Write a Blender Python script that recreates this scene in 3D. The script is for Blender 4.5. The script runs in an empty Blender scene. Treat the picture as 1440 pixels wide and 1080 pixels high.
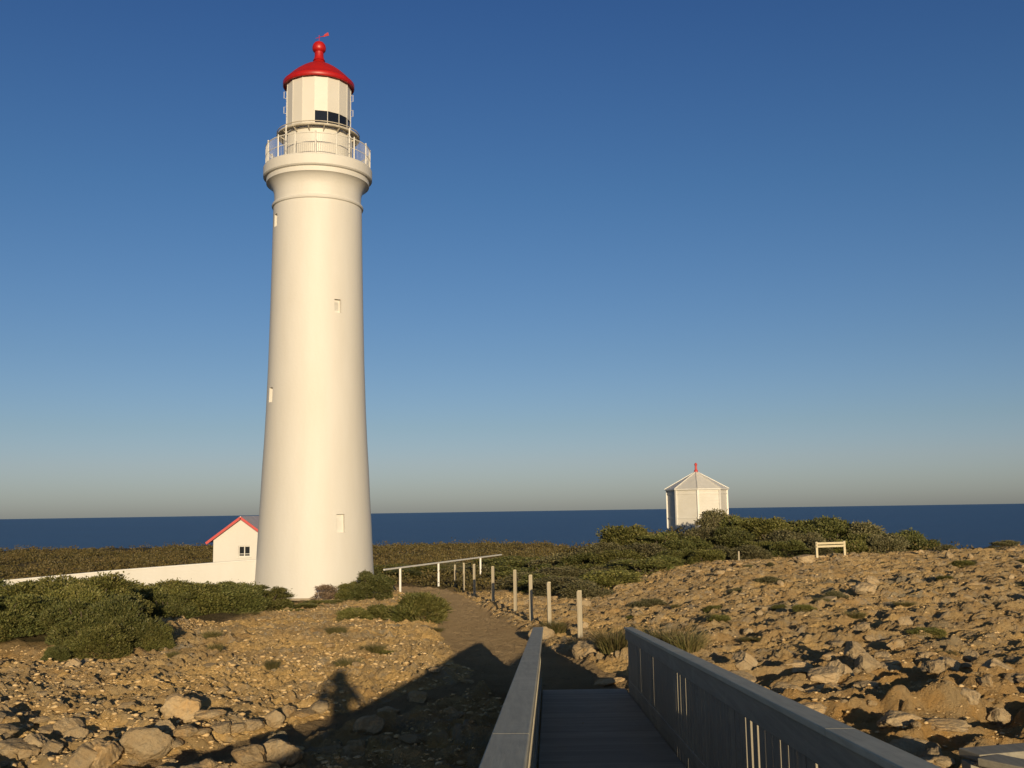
import bpy, math, random
import numpy as np
from mathutils import Vector, Matrix

random.seed(7)
RNG = np.random.default_rng(7)
PI = math.pi
scene = bpy.context.scene
COL = scene.collection

# ------------------------------------------------------------------ camera
F, ZC = 1456.0, 3.76
PITCH, ROLL = math.atan(178 / F), math.radians(.875)
cam_d = bpy.data.cameras.new("camera")
cam = bpy.data.objects.new("camera", cam_d)
COL.objects.link(cam)
cam_d.sensor_width = 36
cam_d.lens = 36 * F / 1440
cam_d.clip_start = .05
cam_d.clip_end = 200000
cam.matrix_world = (Matrix.Translation((0, 0, ZC)) @ Matrix.Rotation(PI / 2 + PITCH, 4, 'X')
                    @ Matrix.Rotation(-ROLL, 4, 'Z'))
scene.camera = cam


def ray(px, py):
    x, y = px - 720, 540 - py
    X = x * math.cos(ROLL) + y * math.sin(ROLL)
    Y = -x * math.sin(ROLL) + y * math.cos(ROLL)
    return X, F * math.cos(PITCH) - Y * math.sin(PITCH), F * math.sin(PITCH) + Y * math.cos(PITCH)


def at(px, py, Y):
    """measured photo point -> world point at a known distance Y"""
    d = ray(px, py)
    return Vector((d[0] * Y / d[1], Y, ZC + d[2] * Y / d[1]))


# ------------------------------------------------------------------ light
SUN = Vector((.171, -1, .157)).normalized()          # towards the sun: behind, a little right, low
EL = math.asin(SUN.z)
AZ = math.atan2(SUN.x, SUN.y)
w = bpy.data.worlds.new("World")
scene.world = w
w.use_nodes = True
wn = w.node_tree.nodes
bg = wn['Background']
sky = wn.new('ShaderNodeTexSky')
sky.sky_type = 'NISHITA'
sky.sun_disc = False
sky.sun_elevation = EL
sky.sun_rotation = AZ
sky.altitude = 50
sky.air_density = 1.0
sky.dust_density = .6
sky.ozone_density = 2.0
# tint by elevation: greyer horizon, bluer aloft, unseen zenith warmed to neutralise the shade
_tc = wn.new('ShaderNodeTexCoord')
_sp = wn.new('ShaderNodeSeparateXYZ')
w.node_tree.links.new(_tc.outputs['Generated'], _sp.inputs[0])
_cr = wn.new('ShaderNodeValToRGB')
_el = _cr.color_ramp.elements
_st = [(.0, (.79, .94, 1.6)), (.012, (.79, .94, 1.6)), (.046, (.80, .875, 1.36)), (.08, (.73, .82, 1.16)), (.148, (.64, .77, 1.07)),
       (.30, (.48, .71, 1.03)), (.46, (.37, .60, 1.0)), (.60, (.66, .64, .70)), (1.0, (1.0, .74, .56))]
while len(_el) < len(_st):
    _el.new(.5)
for _e, (_p, _c) in zip(_el, _st):
    _e.position = _p
    _e.color = tuple(v / 1.6 for v in _c) + (1,)
w.node_tree.links.new(_sp.outputs[2], _cr.inputs[0])
_mx = wn.new('ShaderNodeMix')
_mx.data_type = 'RGBA'
_mx.blend_type = 'MULTIPLY'
_mx.inputs[0].default_value = 1
w.node_tree.links.new(sky.outputs[0], _mx.inputs[6])
w.node_tree.links.new(_cr.outputs[0], _mx.inputs[7])
w.node_tree.links.new(_mx.outputs[2], bg.inputs[0])
bg.inputs[1].default_value = .144
sl = bpy.data.lights.new("sun", 'SUN')
sl.energy = 4.9
sl.angle = math.radians(.5)
sl.color = (1, .80, .52)
so = bpy.data.objects.new("sun", sl)
so.rotation_euler = SUN.to_track_quat('Z', 'Y').to_euler()
so.location = (20, -60, 40)
COL.objects.link(so)
vs = scene.view_settings
vs.view_transform = 'Standard'
vs.look = 'None'
vs.exposure = 0
vs.gamma = 1


# ------------------------------------------------------------------ materials
class NT:
    def __init__(s, name):
        s.m = bpy.data.materials.new(name)
        s.m.use_nodes = True
        s.t = s.m.node_tree
        s.b = s.t.nodes['Principled BSDF']
        s.co = None

    def n(s, typ, **kw):
        x = s.t.nodes.new(typ)
        for k, v in kw.items():
            if k.startswith('i_'):
                key = k[2:]
                key = int(key) if key.isdigit() else key.replace('_', ' ')
                x.inputs[key].default_value = v
            else:
                setattr(x, k, v)
        return x

    def l(s, a, b):
        s.t.links.new(a, b)

    def coord(s):
        if s.co is None:
            s.co = s.n('ShaderNodeTexCoord').outputs['Object']
        return s.co

    def noise(s, scale, detail=4, rough=.55, vec=None):
        x = s.n('ShaderNodeTexNoise', i_Scale=scale, i_Detail=detail, i_Roughness=rough)
        s.l(vec or s.coord(), x.inputs['Vector'])
        return x.outputs['Fac']

    def ramp(s, fac, a, b, ca=(0, 0, 0, 1), cb=(1, 1, 1, 1)):
        x = s.n('ShaderNodeValToRGB')
        x.color_ramp.elements[0].position = a
        x.color_ramp.elements[1].position = b
        x.color_ramp.elements[0].color = ca
        x.color_ramp.elements[1].color = cb
        s.l(fac, x.inputs[0])
        return x.outputs[0]

    def mix(s, fac, a, b, mode='MIX'):
        x = s.n('ShaderNodeMix', data_type='RGBA', blend_type=mode)
        for v, i in ((fac, 0), (a, 6), (b, 7)):
            if isinstance(v, (int, float)):
                x.inputs[i].default_value = v
            elif isinstance(v, tuple):
                x.inputs[i].default_value = v
            else:
                s.l(v, x.inputs[i])
        return x.outputs[2]

    def bump(s, h, strength, dist=.05, prev=None):
        x = s.n('ShaderNodeBump', i_Strength=strength, i_Distance=dist)
        s.l(h, x.inputs['Height'])
        if prev is not None:
            s.l(prev, x.inputs['Normal'])
        s.l(x.outputs[0], s.b.inputs['Normal'])
        return x.outputs[0]

    def attr(s, name):
        return s.n('ShaderNodeAttribute', attribute_name=name).outputs['Fac']

    def col(s, c):
        if isinstance(c, tuple):
            s.b.inputs['Base Color'].default_value = c
        else:
            s.l(c, s.b.inputs['Base Color'])


def C(r, g, b):
    return (r, g, b, 1)


def paint(name, c, c2=None, scale=2.0, rough=.55, bump=.15, bscale=25, stretch=None):
    """painted / plain surface with slight uneven wear"""
    t = NT(name)
    vec = t.coord()
    if stretch:
        mp = t.n('ShaderNodeMapping')
        mp.inputs['Scale'].default_value = stretch
        t.l(vec, mp.inputs[0])
        vec = mp.outputs[0]
    c2 = c2 or tuple(v * .82 for v in c)
    f = t.ramp(t.noise(scale, 6, .65, vec), .38, .68)
    t.col(t.mix(f, C(*c), C(*c2)))
    t.b.inputs['Roughness'].default_value = rough
    if bump:
        t.bump(t.noise(bscale, 4), bump, .02)
    return t.m


M = {}
M['white'] = paint('white_render', (.60, .58, .535), (.57, .545, .49), .55, .6, .25, 9, (1.6, 1.6, .35))
M['white_trim'] = paint('white_trim', (.66, .64, .59), (.60, .58, .53), 3, .45, .05)
M['lantern'] = paint('lantern_white', (.60, .575, .52), (.58, .555, .495), 1.2, .45, .05)
M['red'] = paint('red_paint', (.42, .009, .007), (.34, .007, .006), 1.5, .42, .05)
M['plinth'] = paint('plinth_stone', (.36, .29, .2), (.25, .2, .13), 3, .85, .5, 12)
M['steel'] = paint('galvanised_rail', (.55, .54, .5), (.42, .41, .38), 4, .45, .05)
M['grating'] = paint('rusty_grating', (.5, .46, .38), (.36, .32, .25), 5, .6, .1)
M['dark_glass'] = paint('dark_glass', (.012, .013, .016), None, 1, .08, 0)
M['win_glass'] = paint('window_glass', (.02, .022, .025), None, 1, .1, 0)
M['pink_roof'] = paint('faded_roof', (.68, .60, .55), (.58, .48, .44), 2, .5, .1)
M['red_trim'] = paint('red_trim', (.5, .05, .045), (.42, .06, .05), 3, .5, .05)
M['cloth_d'] = paint('dark_cloth', (.03, .035, .05), None, 8, .9, .2, 60)
M['skin'] = paint('skin', (.5, .3, .22), None, 6, .5, .05)
M['hair'] = paint('hair', (.03, .02, .015), None, 30, .5, .2, 80)
M['black'] = paint('black_plastic', (.02, .02, .02), None, 10, .4, .05)


def weatherboard():
    t = NT('weatherboard')
    f = t.ramp(t.noise(2, 5), .35, .7)
    t.col(t.mix(f, C(.61, .585, .53), C(.56, .535, .47)))
    t.b.inputs['Roughness'].default_value = .55
    sp = t.n('ShaderNodeSeparateXYZ')
    t.l(t.coord(), sp.inputs[0])
    m = t.n('ShaderNodeMath', operation='MULTIPLY')
    m.inputs[1].default_value = 5.5
    t.l(sp.outputs[2], m.inputs[0])
    fr = t.n('ShaderNodeMath', operation='FRACT')
    t.l(m.outputs[0], fr.inputs[0])
    t.bump(fr.outputs[0], .5, .03)
    return t.m


M['boards'] = weatherboard()


def wood(name, a, b, c, axis='X', rough=.75, fine=1.0):
    """weathered timber with grain drawn along one local axis"""
    t = NT(name)
    mp = t.n('ShaderNodeMapping')
    s = {'X': (.6, 14, 14), 'Y': (14, .6, 14), 'Z': (14, 14, .6)}[axis]
    mp.inputs['Scale'].default_value = s
    t.l(t.coord(), mp.inputs[0])
    g = t.noise(2.2 * fine, 8, .65, mp.outputs[0])
    k = t.mix(t.ramp(g, .35, .66), C(*a), C(*b))
    st = t.ramp(t.noise(1.4, 6, .7), .52, .7)
    k = t.mix(st, k, C(*c))
    t.col(k)
    t.b.inputs['Roughness'].default_value = rough
    t.bump(g, .5, .006)
    return t.m


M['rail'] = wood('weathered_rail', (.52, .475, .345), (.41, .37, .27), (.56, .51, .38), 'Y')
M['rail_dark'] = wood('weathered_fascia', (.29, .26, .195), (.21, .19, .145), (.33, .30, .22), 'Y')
M['paling'] = wood('weathered_paling', (.30, .265, .195), (.21, .19, .145), (.35, .31, .22), 'Z')
M['deck'] = wood('weathered_deck', (.27, .225, .16), (.20, .165, .12), (.31, .26, .19), 'X')
M['post'] = wood('grey_post', (.40, .35, .25), (.30, .25, .17), (.45, .40, .30), 'Z')
M['pale_timber'] = wood('pale_timber', (.62, .54, .36), (.5, .42, .26), (.66, .58, .42), 'X')
M['bark'] = wood('shrub_bark', (.13, .10, .07), (.08, .06, .045), (.17, .14, .1), 'Z')


def board_tint(m):
    nt = m.node_tree
    b = nt.nodes['Principled BSDF']
    src = b.inputs['Base Color'].links[0].from_socket
    geo = nt.nodes.new('ShaderNodeNewGeometry')
    mr = nt.nodes.new('ShaderNodeMapRange')
    mr.inputs[3].default_value, mr.inputs[4].default_value = .82, 1.15
    hs = nt.nodes.new('ShaderNodeHueSaturation')
    nt.links.new(geo.outputs['Random Per Island'], mr.inputs[0])
    nt.links.new(mr.outputs[0], hs.inputs['Value'])
    nt.links.new(src, hs.inputs['Color'])
    nt.links.new(hs.outputs[0], b.inputs['Base Color'])


board_tint(M['deck'])
board_tint(M['paling'])


def foliage(name, a, b, c, trans=.12):
    t = NT(name)
    geo = t.n('ShaderNodeNewGeometry')
    r = t.n('ShaderNodeValToRGB')
    e = r.color_ramp.elements
    e[0].position, e[1].position = 0, 1
    e[0].color, e[1].color = C(*a), C(*c)
    m = e.new(.55)
    m.color = C(*b)
    t.l(geo.outputs['Random Per Island'], r.inputs[0])
    oi = t.n('ShaderNodeObjectInfo')
    hs = t.n('ShaderNodeHueSaturation')
    mr = t.n('ShaderNodeMapRange')
    mr.inputs[3].default_value, mr.inputs[4].default_value = .72, 1.25
    t.l(oi.outputs['Random'], mr.inputs[0])
    t.l(mr.outputs[0], hs.inputs['Value'])
    big = t.noise(.22 if 'heath' in name else 1.3, 4)
    mr2 = t.n('ShaderNodeMapRange')
    mr2.inputs[3].default_value, mr2.inputs[4].default_value = .455, .525
    t.l(big, mr2.inputs[0])
    t.l(mr2.outputs[0], hs.inputs['Hue'])
    t.l(r.outputs[0], hs.inputs['Color'])
    if 'heath' in name:
        t.col(t.mix(t.ramp(t.noise(.16, 4, .6), .36, .66), t.mix(1, hs.outputs[0], C(.62, .66, .6), 'MULTIPLY'), t.mix(1, hs.outputs[0], C(1.0, .92, .8), 'MULTIPLY')))
    else:
        t.col(hs.outputs[0])
    t.b.inputs['Roughness'].default_value = .6
    t.b.inputs['Specular IOR Level'].default_value = .3
    return t.m


M['leaf'] = foliage('olive_leaf', (.070, .080, .019), (.124, .128, .031), (.20, .185, .055))
M['leaf_dk'] = foliage('dark_leaf', (.056, .070, .020), (.102, .113, .030), (.165, .16, .05))
M['leaf_grey'] = foliage('grey_leaf', (.072, .074, .032), (.12, .115, .05), (.19, .17, .08))
M['leaf_dry'] = foliage('dry_leaf', (.12, .085, .05), (.19, .14, .085), (.28, .21, .13))
M['grass'] = foliage('tuft_grass', (.06, .07, .02), (.12, .11, .035), (.24, .19, .08))
M['heath'] = foliage('heath_leaf', (.10, .088, .028), (.155, .128, .042), (.22, .18, .07))


def rockmat(name, base, alt, lich, bstr=.7, sc=1.0):
    t = NT(name)
    k = t.mix(t.ramp(t.noise(1.1 * sc, 6, .65), .38, .64), C(*base), C(*alt))
    k = t.mix(t.ramp(t.noise(3.7 * sc, 7, .7), .52, .68), k, C(*lich))
    k = t.mix(t.ramp(t.noise(17 * sc, 5, .7), .60, .74), k, C(*(v * .45 for v in base)))
    oi = t.n('ShaderNodeObjectInfo')
    mr = t.n('ShaderNodeMapRange')
    mr.inputs[3].default_value, mr.inputs[4].default_value = .8, 1.12
    t.l(oi.outputs['Random'], mr.inputs[0])
    hs = t.n('ShaderNodeHueSaturation')
    t.l(mr.outputs[0], hs.inputs['Value'])
    t.l(k, hs.inputs['Color'])
    t.col(hs.outputs[0])
    t.b.inputs['Roughness'].default_value = .9
    t.b.inputs['Specular IOR Level'].default_value = .2
    b1 = t.bump(t.noise(9 * sc, 8, .7), bstr, .05)
    t.bump(t.noise(42 * sc, 5, .7), bstr, .014, b1)
    return t.m


M['rock'] = rockmat('limestone', (.43, .31, .17), (.50, .385, .23), (.35, .285, .19))
M['rock_or'] = rockmat('ochre_limestone', (.48, .32, .15), (.50, .38, .22), (.36, .27, .17))


def groundmat(name, kind):
    t = NT(name)
    rock, tone, heath = t.attr('rock'), t.attr('tone'), t.attr('heath')
    if kind == 'path':
        soil = t.mix(t.ramp(t.noise(.8, 6, .65), .35, .68), C(.44, .31, .165), C(.54, .39, .215))
        soil = t.mix(t.ramp(t.noise(30, 6, .75), .56, .72), soil, C(.42, .34, .23))
        soil = t.mix(t.ramp(t.noise(4, 5, .7), .6, .75), soil, C(.17, .12, .075))
        t.col(soil)
        b1 = t.bump(t.noise(5, 8, .72), .9, .09)
        t.bump(t.noise(40, 6, .8), 1, .035, b1)
    else:
        soil = t.mix(t.ramp(t.noise(.6, 6, .65), .35, .68), C(.66, .43, .165), C(.74, .51, .225))
        soil = t.mix(t.ramp(t.noise(26, 6, .78), .55, .70), soil, C(.70, .54, .33))
        soil = t.mix(t.ramp(t.noise(11, 6, .75), .60, .74), soil, C(.27, .185, .10))
        rk = t.mix(tone, C(.43, .285, .125), C(.56, .41, .21))
        rk = t.mix(t.ramp(t.noise(.9, 5, .65), .45, .68), rk, C(.50, .32, .135))
        rk = t.mix(t.ramp(t.noise(2.6, 7, .72), .50, .66), rk, C(.43, .36, .255))
        rk = t.mix(t.ramp(t.noise(.5, 8, .75), .56, .66), rk, C(.27, .235, .165))
        rk = t.mix(t.ramp(t.noise(21, 6, .75), .60, .74), rk, C(.22, .165, .10))
        k = t.mix(rock, soil, rk)
        oc = t.mix(t.ramp(t.noise(2.2, 7, .7), .38, .62), C(.50, .29, .095), C(.46, .33, .17))
        oc = t.mix(t.ramp(t.noise(13, 6, .75), .58, .72), oc, C(.20, .12, .055))
        om = t.n('ShaderNodeMath', operation='MULTIPLY')
        om.inputs[1].default_value = .85
        t.l(t.attr('ochre'), om.inputs[0])
        k = t.mix(om.outputs[0], k, oc)
        hc = t.mix(t.ramp(t.noise(.45, 5, .65), .4, .62), C(.085, .072, .032), C(.13, .095, .05))
        k = t.mix(heath, k, hc)
        t.col(k)
        b1 = t.bump(t.noise(6, 9, .74), 1, .16)
        t.bump(t.noise(30, 6, .8), 1, .045, b1)
    t.m.cycles.use_bump_map_correction = False
    t.b.inputs['Roughness'].default_value = .92
    t.b.inputs['Specular IOR Level'].default_value = .15
    return t.m


M['ground'] = groundmat('limestone_ground', 'ground')
M['path'] = groundmat('dirt_path', 'path')


def seamat():
    t = NT('sea_water')
    t.col(t.mix(t.ramp(t.noise(.0011, 4), .35, .65), C(.003, .026, .095), C(.004, .037, .118)))
    t.b.inputs['Roughness'].default_value = .34
    t.b.inputs['IOR'].default_value = 1.33
    t.b.inputs['Specular IOR Level'].default_value = .12
    mp = t.n('ShaderNodeMapping')
    mp.inputs['Scale'].default_value = (.35, 1, 1)
    t.l(t.coord(), mp.inputs[0])
    b1 = t.bump(t.noise(.035, 6, .6, mp.outputs[0]), .8, 5)
    t.bump(t.noise(.25, 4, .6), .5, .6, b1)
    return t.m


M['sea'] = seamat()


# ------------------------------------------------------------------ mesh helpers
class MB:
    def __init__(s):
        s.v, s.f = [], []

    def add(s, vs_, fs_):
        o = len(s.v)
        s.v += [tuple(p) for p in vs_]
        s.f += [tuple(i + o for i in f) for f in fs_]

    def box(s, c, size, rz=0, bev=0):
        hx, hy, hz = (k / 2 for k in size)
        R = Matrix.Rotation(rz, 3, 'Z')
        pts = []
        for z in (-hz, hz):
            for x, y in ((-hx, -hy), (hx, -hy), (hx, hy), (-hx, hy)):
                pts.append(R @ Vector((x, y, z)) + Vector(c))
        s.add(pts, [(3, 2, 1, 0), (4, 5, 6, 7), (0, 1, 5, 4), (1, 2, 6, 5), (2, 3, 7, 6), (3, 0, 4, 7)])

    def bar(s, a, b, wd, ht, up=(0, 0, 1)):
        """beam of section wd x ht from a to b (axis on the centre)"""
        a, b = Vector(a), Vector(b)
        d = (b - a).normalized()
        r = d.cross(Vector(up)).normalized()
        u = r.cross(d)
        pts = []
        for p in (a, b):
            for x, y in ((-1, -1), (1, -1), (1, 1), (-1, 1)):
                pts.append(p + r * (x * wd / 2) + u * (y * ht / 2))
        s.add(pts, [(0, 1, 2, 3), (7, 6, 5, 4), (0, 4, 5, 1), (1, 5, 6, 2), (2, 6, 7, 3), (3, 7, 4, 0)])

    def tube(s, pts, radii, n=8):
        pts = [Vector(p) for p in pts]
        if isinstance(radii, (int, float)):
            radii = [radii] * len(pts)
        vs_, fs_ = [], []
        for i, p in enumerate(pts):
            d = (pts[min(i + 1, len(pts) - 1)] - pts[max(i - 1, 0)]).normalized()
            ref = Vector((0, 0, 1)) if abs(d.z) < .9 else Vector((1, 0, 0))
            a = d.cross(ref).normalized()
            b = d.cross(a)
            for k in range(n):
                t = 2 * PI * k / n
                vs_.append(p + (a * math.cos(t) + b * math.sin(t)) * radii[i])
        for i in range(len(pts) - 1):
            for k in range(n):
                fs_.append((i * n + k, i * n + (k + 1) % n, (i + 1) * n + (k + 1) % n, (i + 1) * n + k))
        fs_.append(tuple(range(n - 1, -1, -1)))
        fs_.append(tuple(range((len(pts) - 1) * n, len(pts) * n)))
        s.add(vs_, fs_)

    def lathe(s, prof, n=64, phase=0, cap=True, skip=None):
        vs_, fs_ = [], []
        for r, z in prof:
            for k in range(n):
                t = phase + 2 * PI * k / n
                vs_.append((r * math.sin(t), -r * math.cos(t), z))
        for i in range(len(prof) - 1):
            for k in range(n):
                if skip and skip(i, k):
                    continue
                fs_.append((i * n + k, i * n + (k + 1) % n, (i + 1) * n + (k + 1) % n, (i + 1) * n + k))
        if cap:
            fs_.append(tuple(range(n - 1, -1, -1)))
            fs_.append(tuple(range((len(prof) - 1) * n, len(prof) * n)))
        s.add(vs_, fs_)

    def build(s, name, m, parent=None, smooth=False, loc=None, bevel=0, angle=35):
        me = bpy.data.meshes.new(name)
        me.from_pydata(s.v, [], s.f)
        me.materials.append(m)
        if smooth:
            me.polygons.foreach_set('use_smooth', [True] * len(me.polygons))
            try:
                me.set_sharp_from_angle(angle=math.radians(angle))
            except Exception:
                pass
        o = bpy.data.objects.new(name, me)
        COL.objects.link(o)
        if loc is not None:
            o.location = loc
        if parent is not None:
            o.parent = parent
        if bevel:
            b = o.modifiers.new('bevel', 'BEVEL')
            b.width = bevel
            b.segments = 2
            b.limit_method = 'ANGLE'
        return o


def npmesh(name, verts, faces, mat, smooth=False):
    """faces: (n,k) int array, k = 3 or 4"""
    me = bpy.data.meshes.new(name)
    n, k = faces.shape
    me.vertices.add(len(verts))
    me.vertices.foreach_set('co', np.ascontiguousarray(verts, dtype=np.float32).ravel())
    me.loops.add(n * k)
    me.loops.foreach_set('vertex_index', np.ascontiguousarray(faces, dtype=np.int32).ravel())
    me.polygons.add(n)
    me.polygons.foreach_set('loop_start', np.arange(0, n * k, k, dtype=np.int32))
    me.polygons.foreach_set('loop_total', np.full(n, k, dtype=np.int32))
    me.update(calc_edges=True)
    if smooth:
        me.polygons.foreach_set('use_smooth', np.ones(n, dtype=bool))
    me.materials.append(mat)
    return me


def link(name, me, parent=None, loc=None):
    o = bpy.data.objects.new(name, me)
    COL.objects.link(o)
    if parent is not None:
        o.parent = parent
    if loc is not None:
        o.location = loc
    return o


def tag(o, label, cat, group=None):
    o['label'] = label
    o['category'] = cat
    if group:
        o['group'] = group
    return o


def thing(name, label, cat, loc=(0, 0, 0), rz=0, group=None):
    o = bpy.data.objects.new(name, None)
    o.empty_display_size = .2
    COL.objects.link(o)
    o.location = loc
    o.rotation_euler = (0, 0, rz)
    return tag(o, label, cat, group)


def dup(o, parent=None):
    c = o.copy()
    COL.objects.link(c)
    if parent is not None:
        c.parent = parent
    for ch in list(o.children):
        dup(ch, c)
    return c


# ------------------------------------------------------------------ noise (numpy)
def _hash(ix, iy, seed):
    with np.errstate(over='ignore'):
        h = (ix.astype(np.uint32) * np.uint32(374761393) + iy.astype(np.uint32) * np.uint32(668265263)
             + np.uint32((seed * 974711 + 12345) & 0xffffffff))
        h = (h ^ (h >> np.uint32(13))) * np.uint32(1274126177)
        h = (h ^ (h >> np.uint32(16))) * np.uint32(2246822519)
        h = h ^ (h >> np.uint32(15))
    return h.astype(np.float64) / 4294967295.0


def vnoise(x, y, seed=0):
    ix, iy = np.floor(x).astype(np.int64), np.floor(y).astype(np.int64)
    fx, fy = x - ix, y - iy
    fx, fy = fx * fx * fx * (fx * (fx * 6 - 15) + 10), fy * fy * fy * (fy * (fy * 6 - 15) + 10)
    a, b = _hash(ix, iy, seed), _hash(ix + 1, iy, seed)
    c, d = _hash(ix, iy + 1, seed), _hash(ix + 1, iy + 1, seed)
    return (a + (b - a) * fx) * (1 - fy) + (c + (d - c) * fx) * fy


def fbm(x, y, octv=4, seed=0, gain=.5):
    s, a, n = 0, 1, 0
    for o in range(octv):
        s = s + a * (vnoise(x + o * 17.3, y - o * 9.1, seed + o) - .5)
        n += a
        x, y, a = x * 2.03, y * 2.03, a * gain
    return s / n * 2          # about -1..1


def worley(x, y, seed=0):
    ix, iy = np.floor(x).astype(np.int64), np.floor(y).astype(np.int64)
    f1, f2, cid = np.full(x.shape, 9.), np.full(x.shape, 9.), np.zeros(x.shape)
    for dx in (-1, 0, 1):
        for dy in (-1, 0, 1):
            jx, jy = ix + dx, iy + dy
            px, py = jx + _hash(jx, jy, seed), jy + _hash(jx, jy, seed + 71)
            d = np.hypot(px - x, py - y)
            near = d < f1
            f2 = np.where(near, f1, np.minimum(f2, d))
            cid = np.where(near, _hash(jx, jy, seed + 33), cid)
            f1 = np.where(near, d, f1)
    return f1, f2, cid


def sst(a, b, x):
    t = np.clip((x - a) / (b - a), 0, 1)
    return t * t * (3 - 2 * t)


def seg_dist(x, y, pts):
    """distance to a polyline of (x, y, halfwidth): returns distance / halfwidth"""
    best = np.full(x.shape, 99.)
    for (ax, ay, aw), (bx, by, bw) in zip(pts[:-1], pts[1:]):
        dx, dy = bx - ax, by - ay
        t = np.clip(((x - ax) * dx + (y - ay) * dy) / (dx * dx + dy * dy), 0, 1)
        d = np.hypot(x - (ax + t * dx), y - (ay + t * dy)) / (aw + t * (bw - aw))
        best = np.minimum(best, d)
    return best


MAIN_PATH = [(.95, 15.5, 1.0), (.55, 18.3, 1.35), (-.30, 22.6, 1.1), (-1.2, 29, 1.1), (-1.9, 34.5, 1.0), (-2.9, 42, 1.0),
             (-4.3, 48, 1.1), (-6.6, 51, 1.1), (-10, 53, 1.1), (-18, 56, 1.0)]
SIDE_TRACK = [(-9, 9.0, .42), (-5.6, 10.6, .48), (-3.9, 12.3, .5), (-2.75, 13.8, .5), (-1.6, 16, .5), (-.4, 18.6, .55)]


def base_h(x, y):
    b = np.interp(y, [-20, 0, 12, 17, 24, 30, 36, 42, 48, 60, 100, 165], [1.15, 1.05, .98, .90, .80, .70, .5, .28, .16, -.15, -.85, -1.6])
    bl = np.interp(y, [-20, 0, 12, 17, 26, 31, 36, 42, 48, 60, 100, 165], [1.1, 1.0, .95, .95, .95, .80, .56, .28, .16, -.15, -.85, -1.6])
    b = b + (bl - b) * sst(-.8, -2.6, x)
    b = b + .28 * sst(-7.9, -8.7, x) * sst(20.9, 21.9, y) * (1 - sst(24, 30, y))
    b = b + .25 * sst(-6, -18, x) * sst(30, 60, y) * -1
    plat = 1.24 + .036 * (x - 7)
    m = sst(.8, 8.5, x) * sst(11, 27, y)
    b2 = b + (plat - b) * m
    hx = np.where(x < 12, 6.5, 9.0)
    hill = 2.35 * np.exp(-((x - 12) ** 2) / (2 * hx ** 2) - np.where(y < 63, ((y - 63) / 10.5) ** 2, ((y - 63) / 16.) ** 2) / 2)
    m2 = m * (1 - sst(44, 60, y))
    z = np.maximum(b + hill, b + (plat - b) * m2)
    z = z * .5 + np.maximum(b + hill, b + (plat - b) * m2) * .5
    cliff = np.interp(x, [-200, -60, 0, 5, 10, 15, 18, 24, 60, 200], [195, 185, 168, 160, 112, 78, 56, 49, 42, 20])
    k = sst(0, 26, y - cliff)
    return z - 47 * k - .06 * np.maximum(0, y - cliff) * (k < .5)


def path_masks(x, y):
    wob = .22 * fbm(x * 1.3, y * 1.3, 3, 5)
    return seg_dist(x, y, MAIN_PATH) + wob, seg_dist(x, y, SIDE_TRACK) + wob


def heath_mask(x, y):
    n = fbm(x * .16, y * .16, 4, 21)
    far = sst(42, 52, y + 5 * n) * (1 - sst(1.5, 5, x) * (1 - sst(46, 51, y + 3 * n)))
    left = sst(-7.3, -8.3, x + .9 * n) * sst(20.9, 22.2, y + .7 * n) * np.where(x < -.345 * y, 1, sst(28, 29.5, y))
    return np.clip(np.maximum(far, left), 0, 1)


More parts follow.
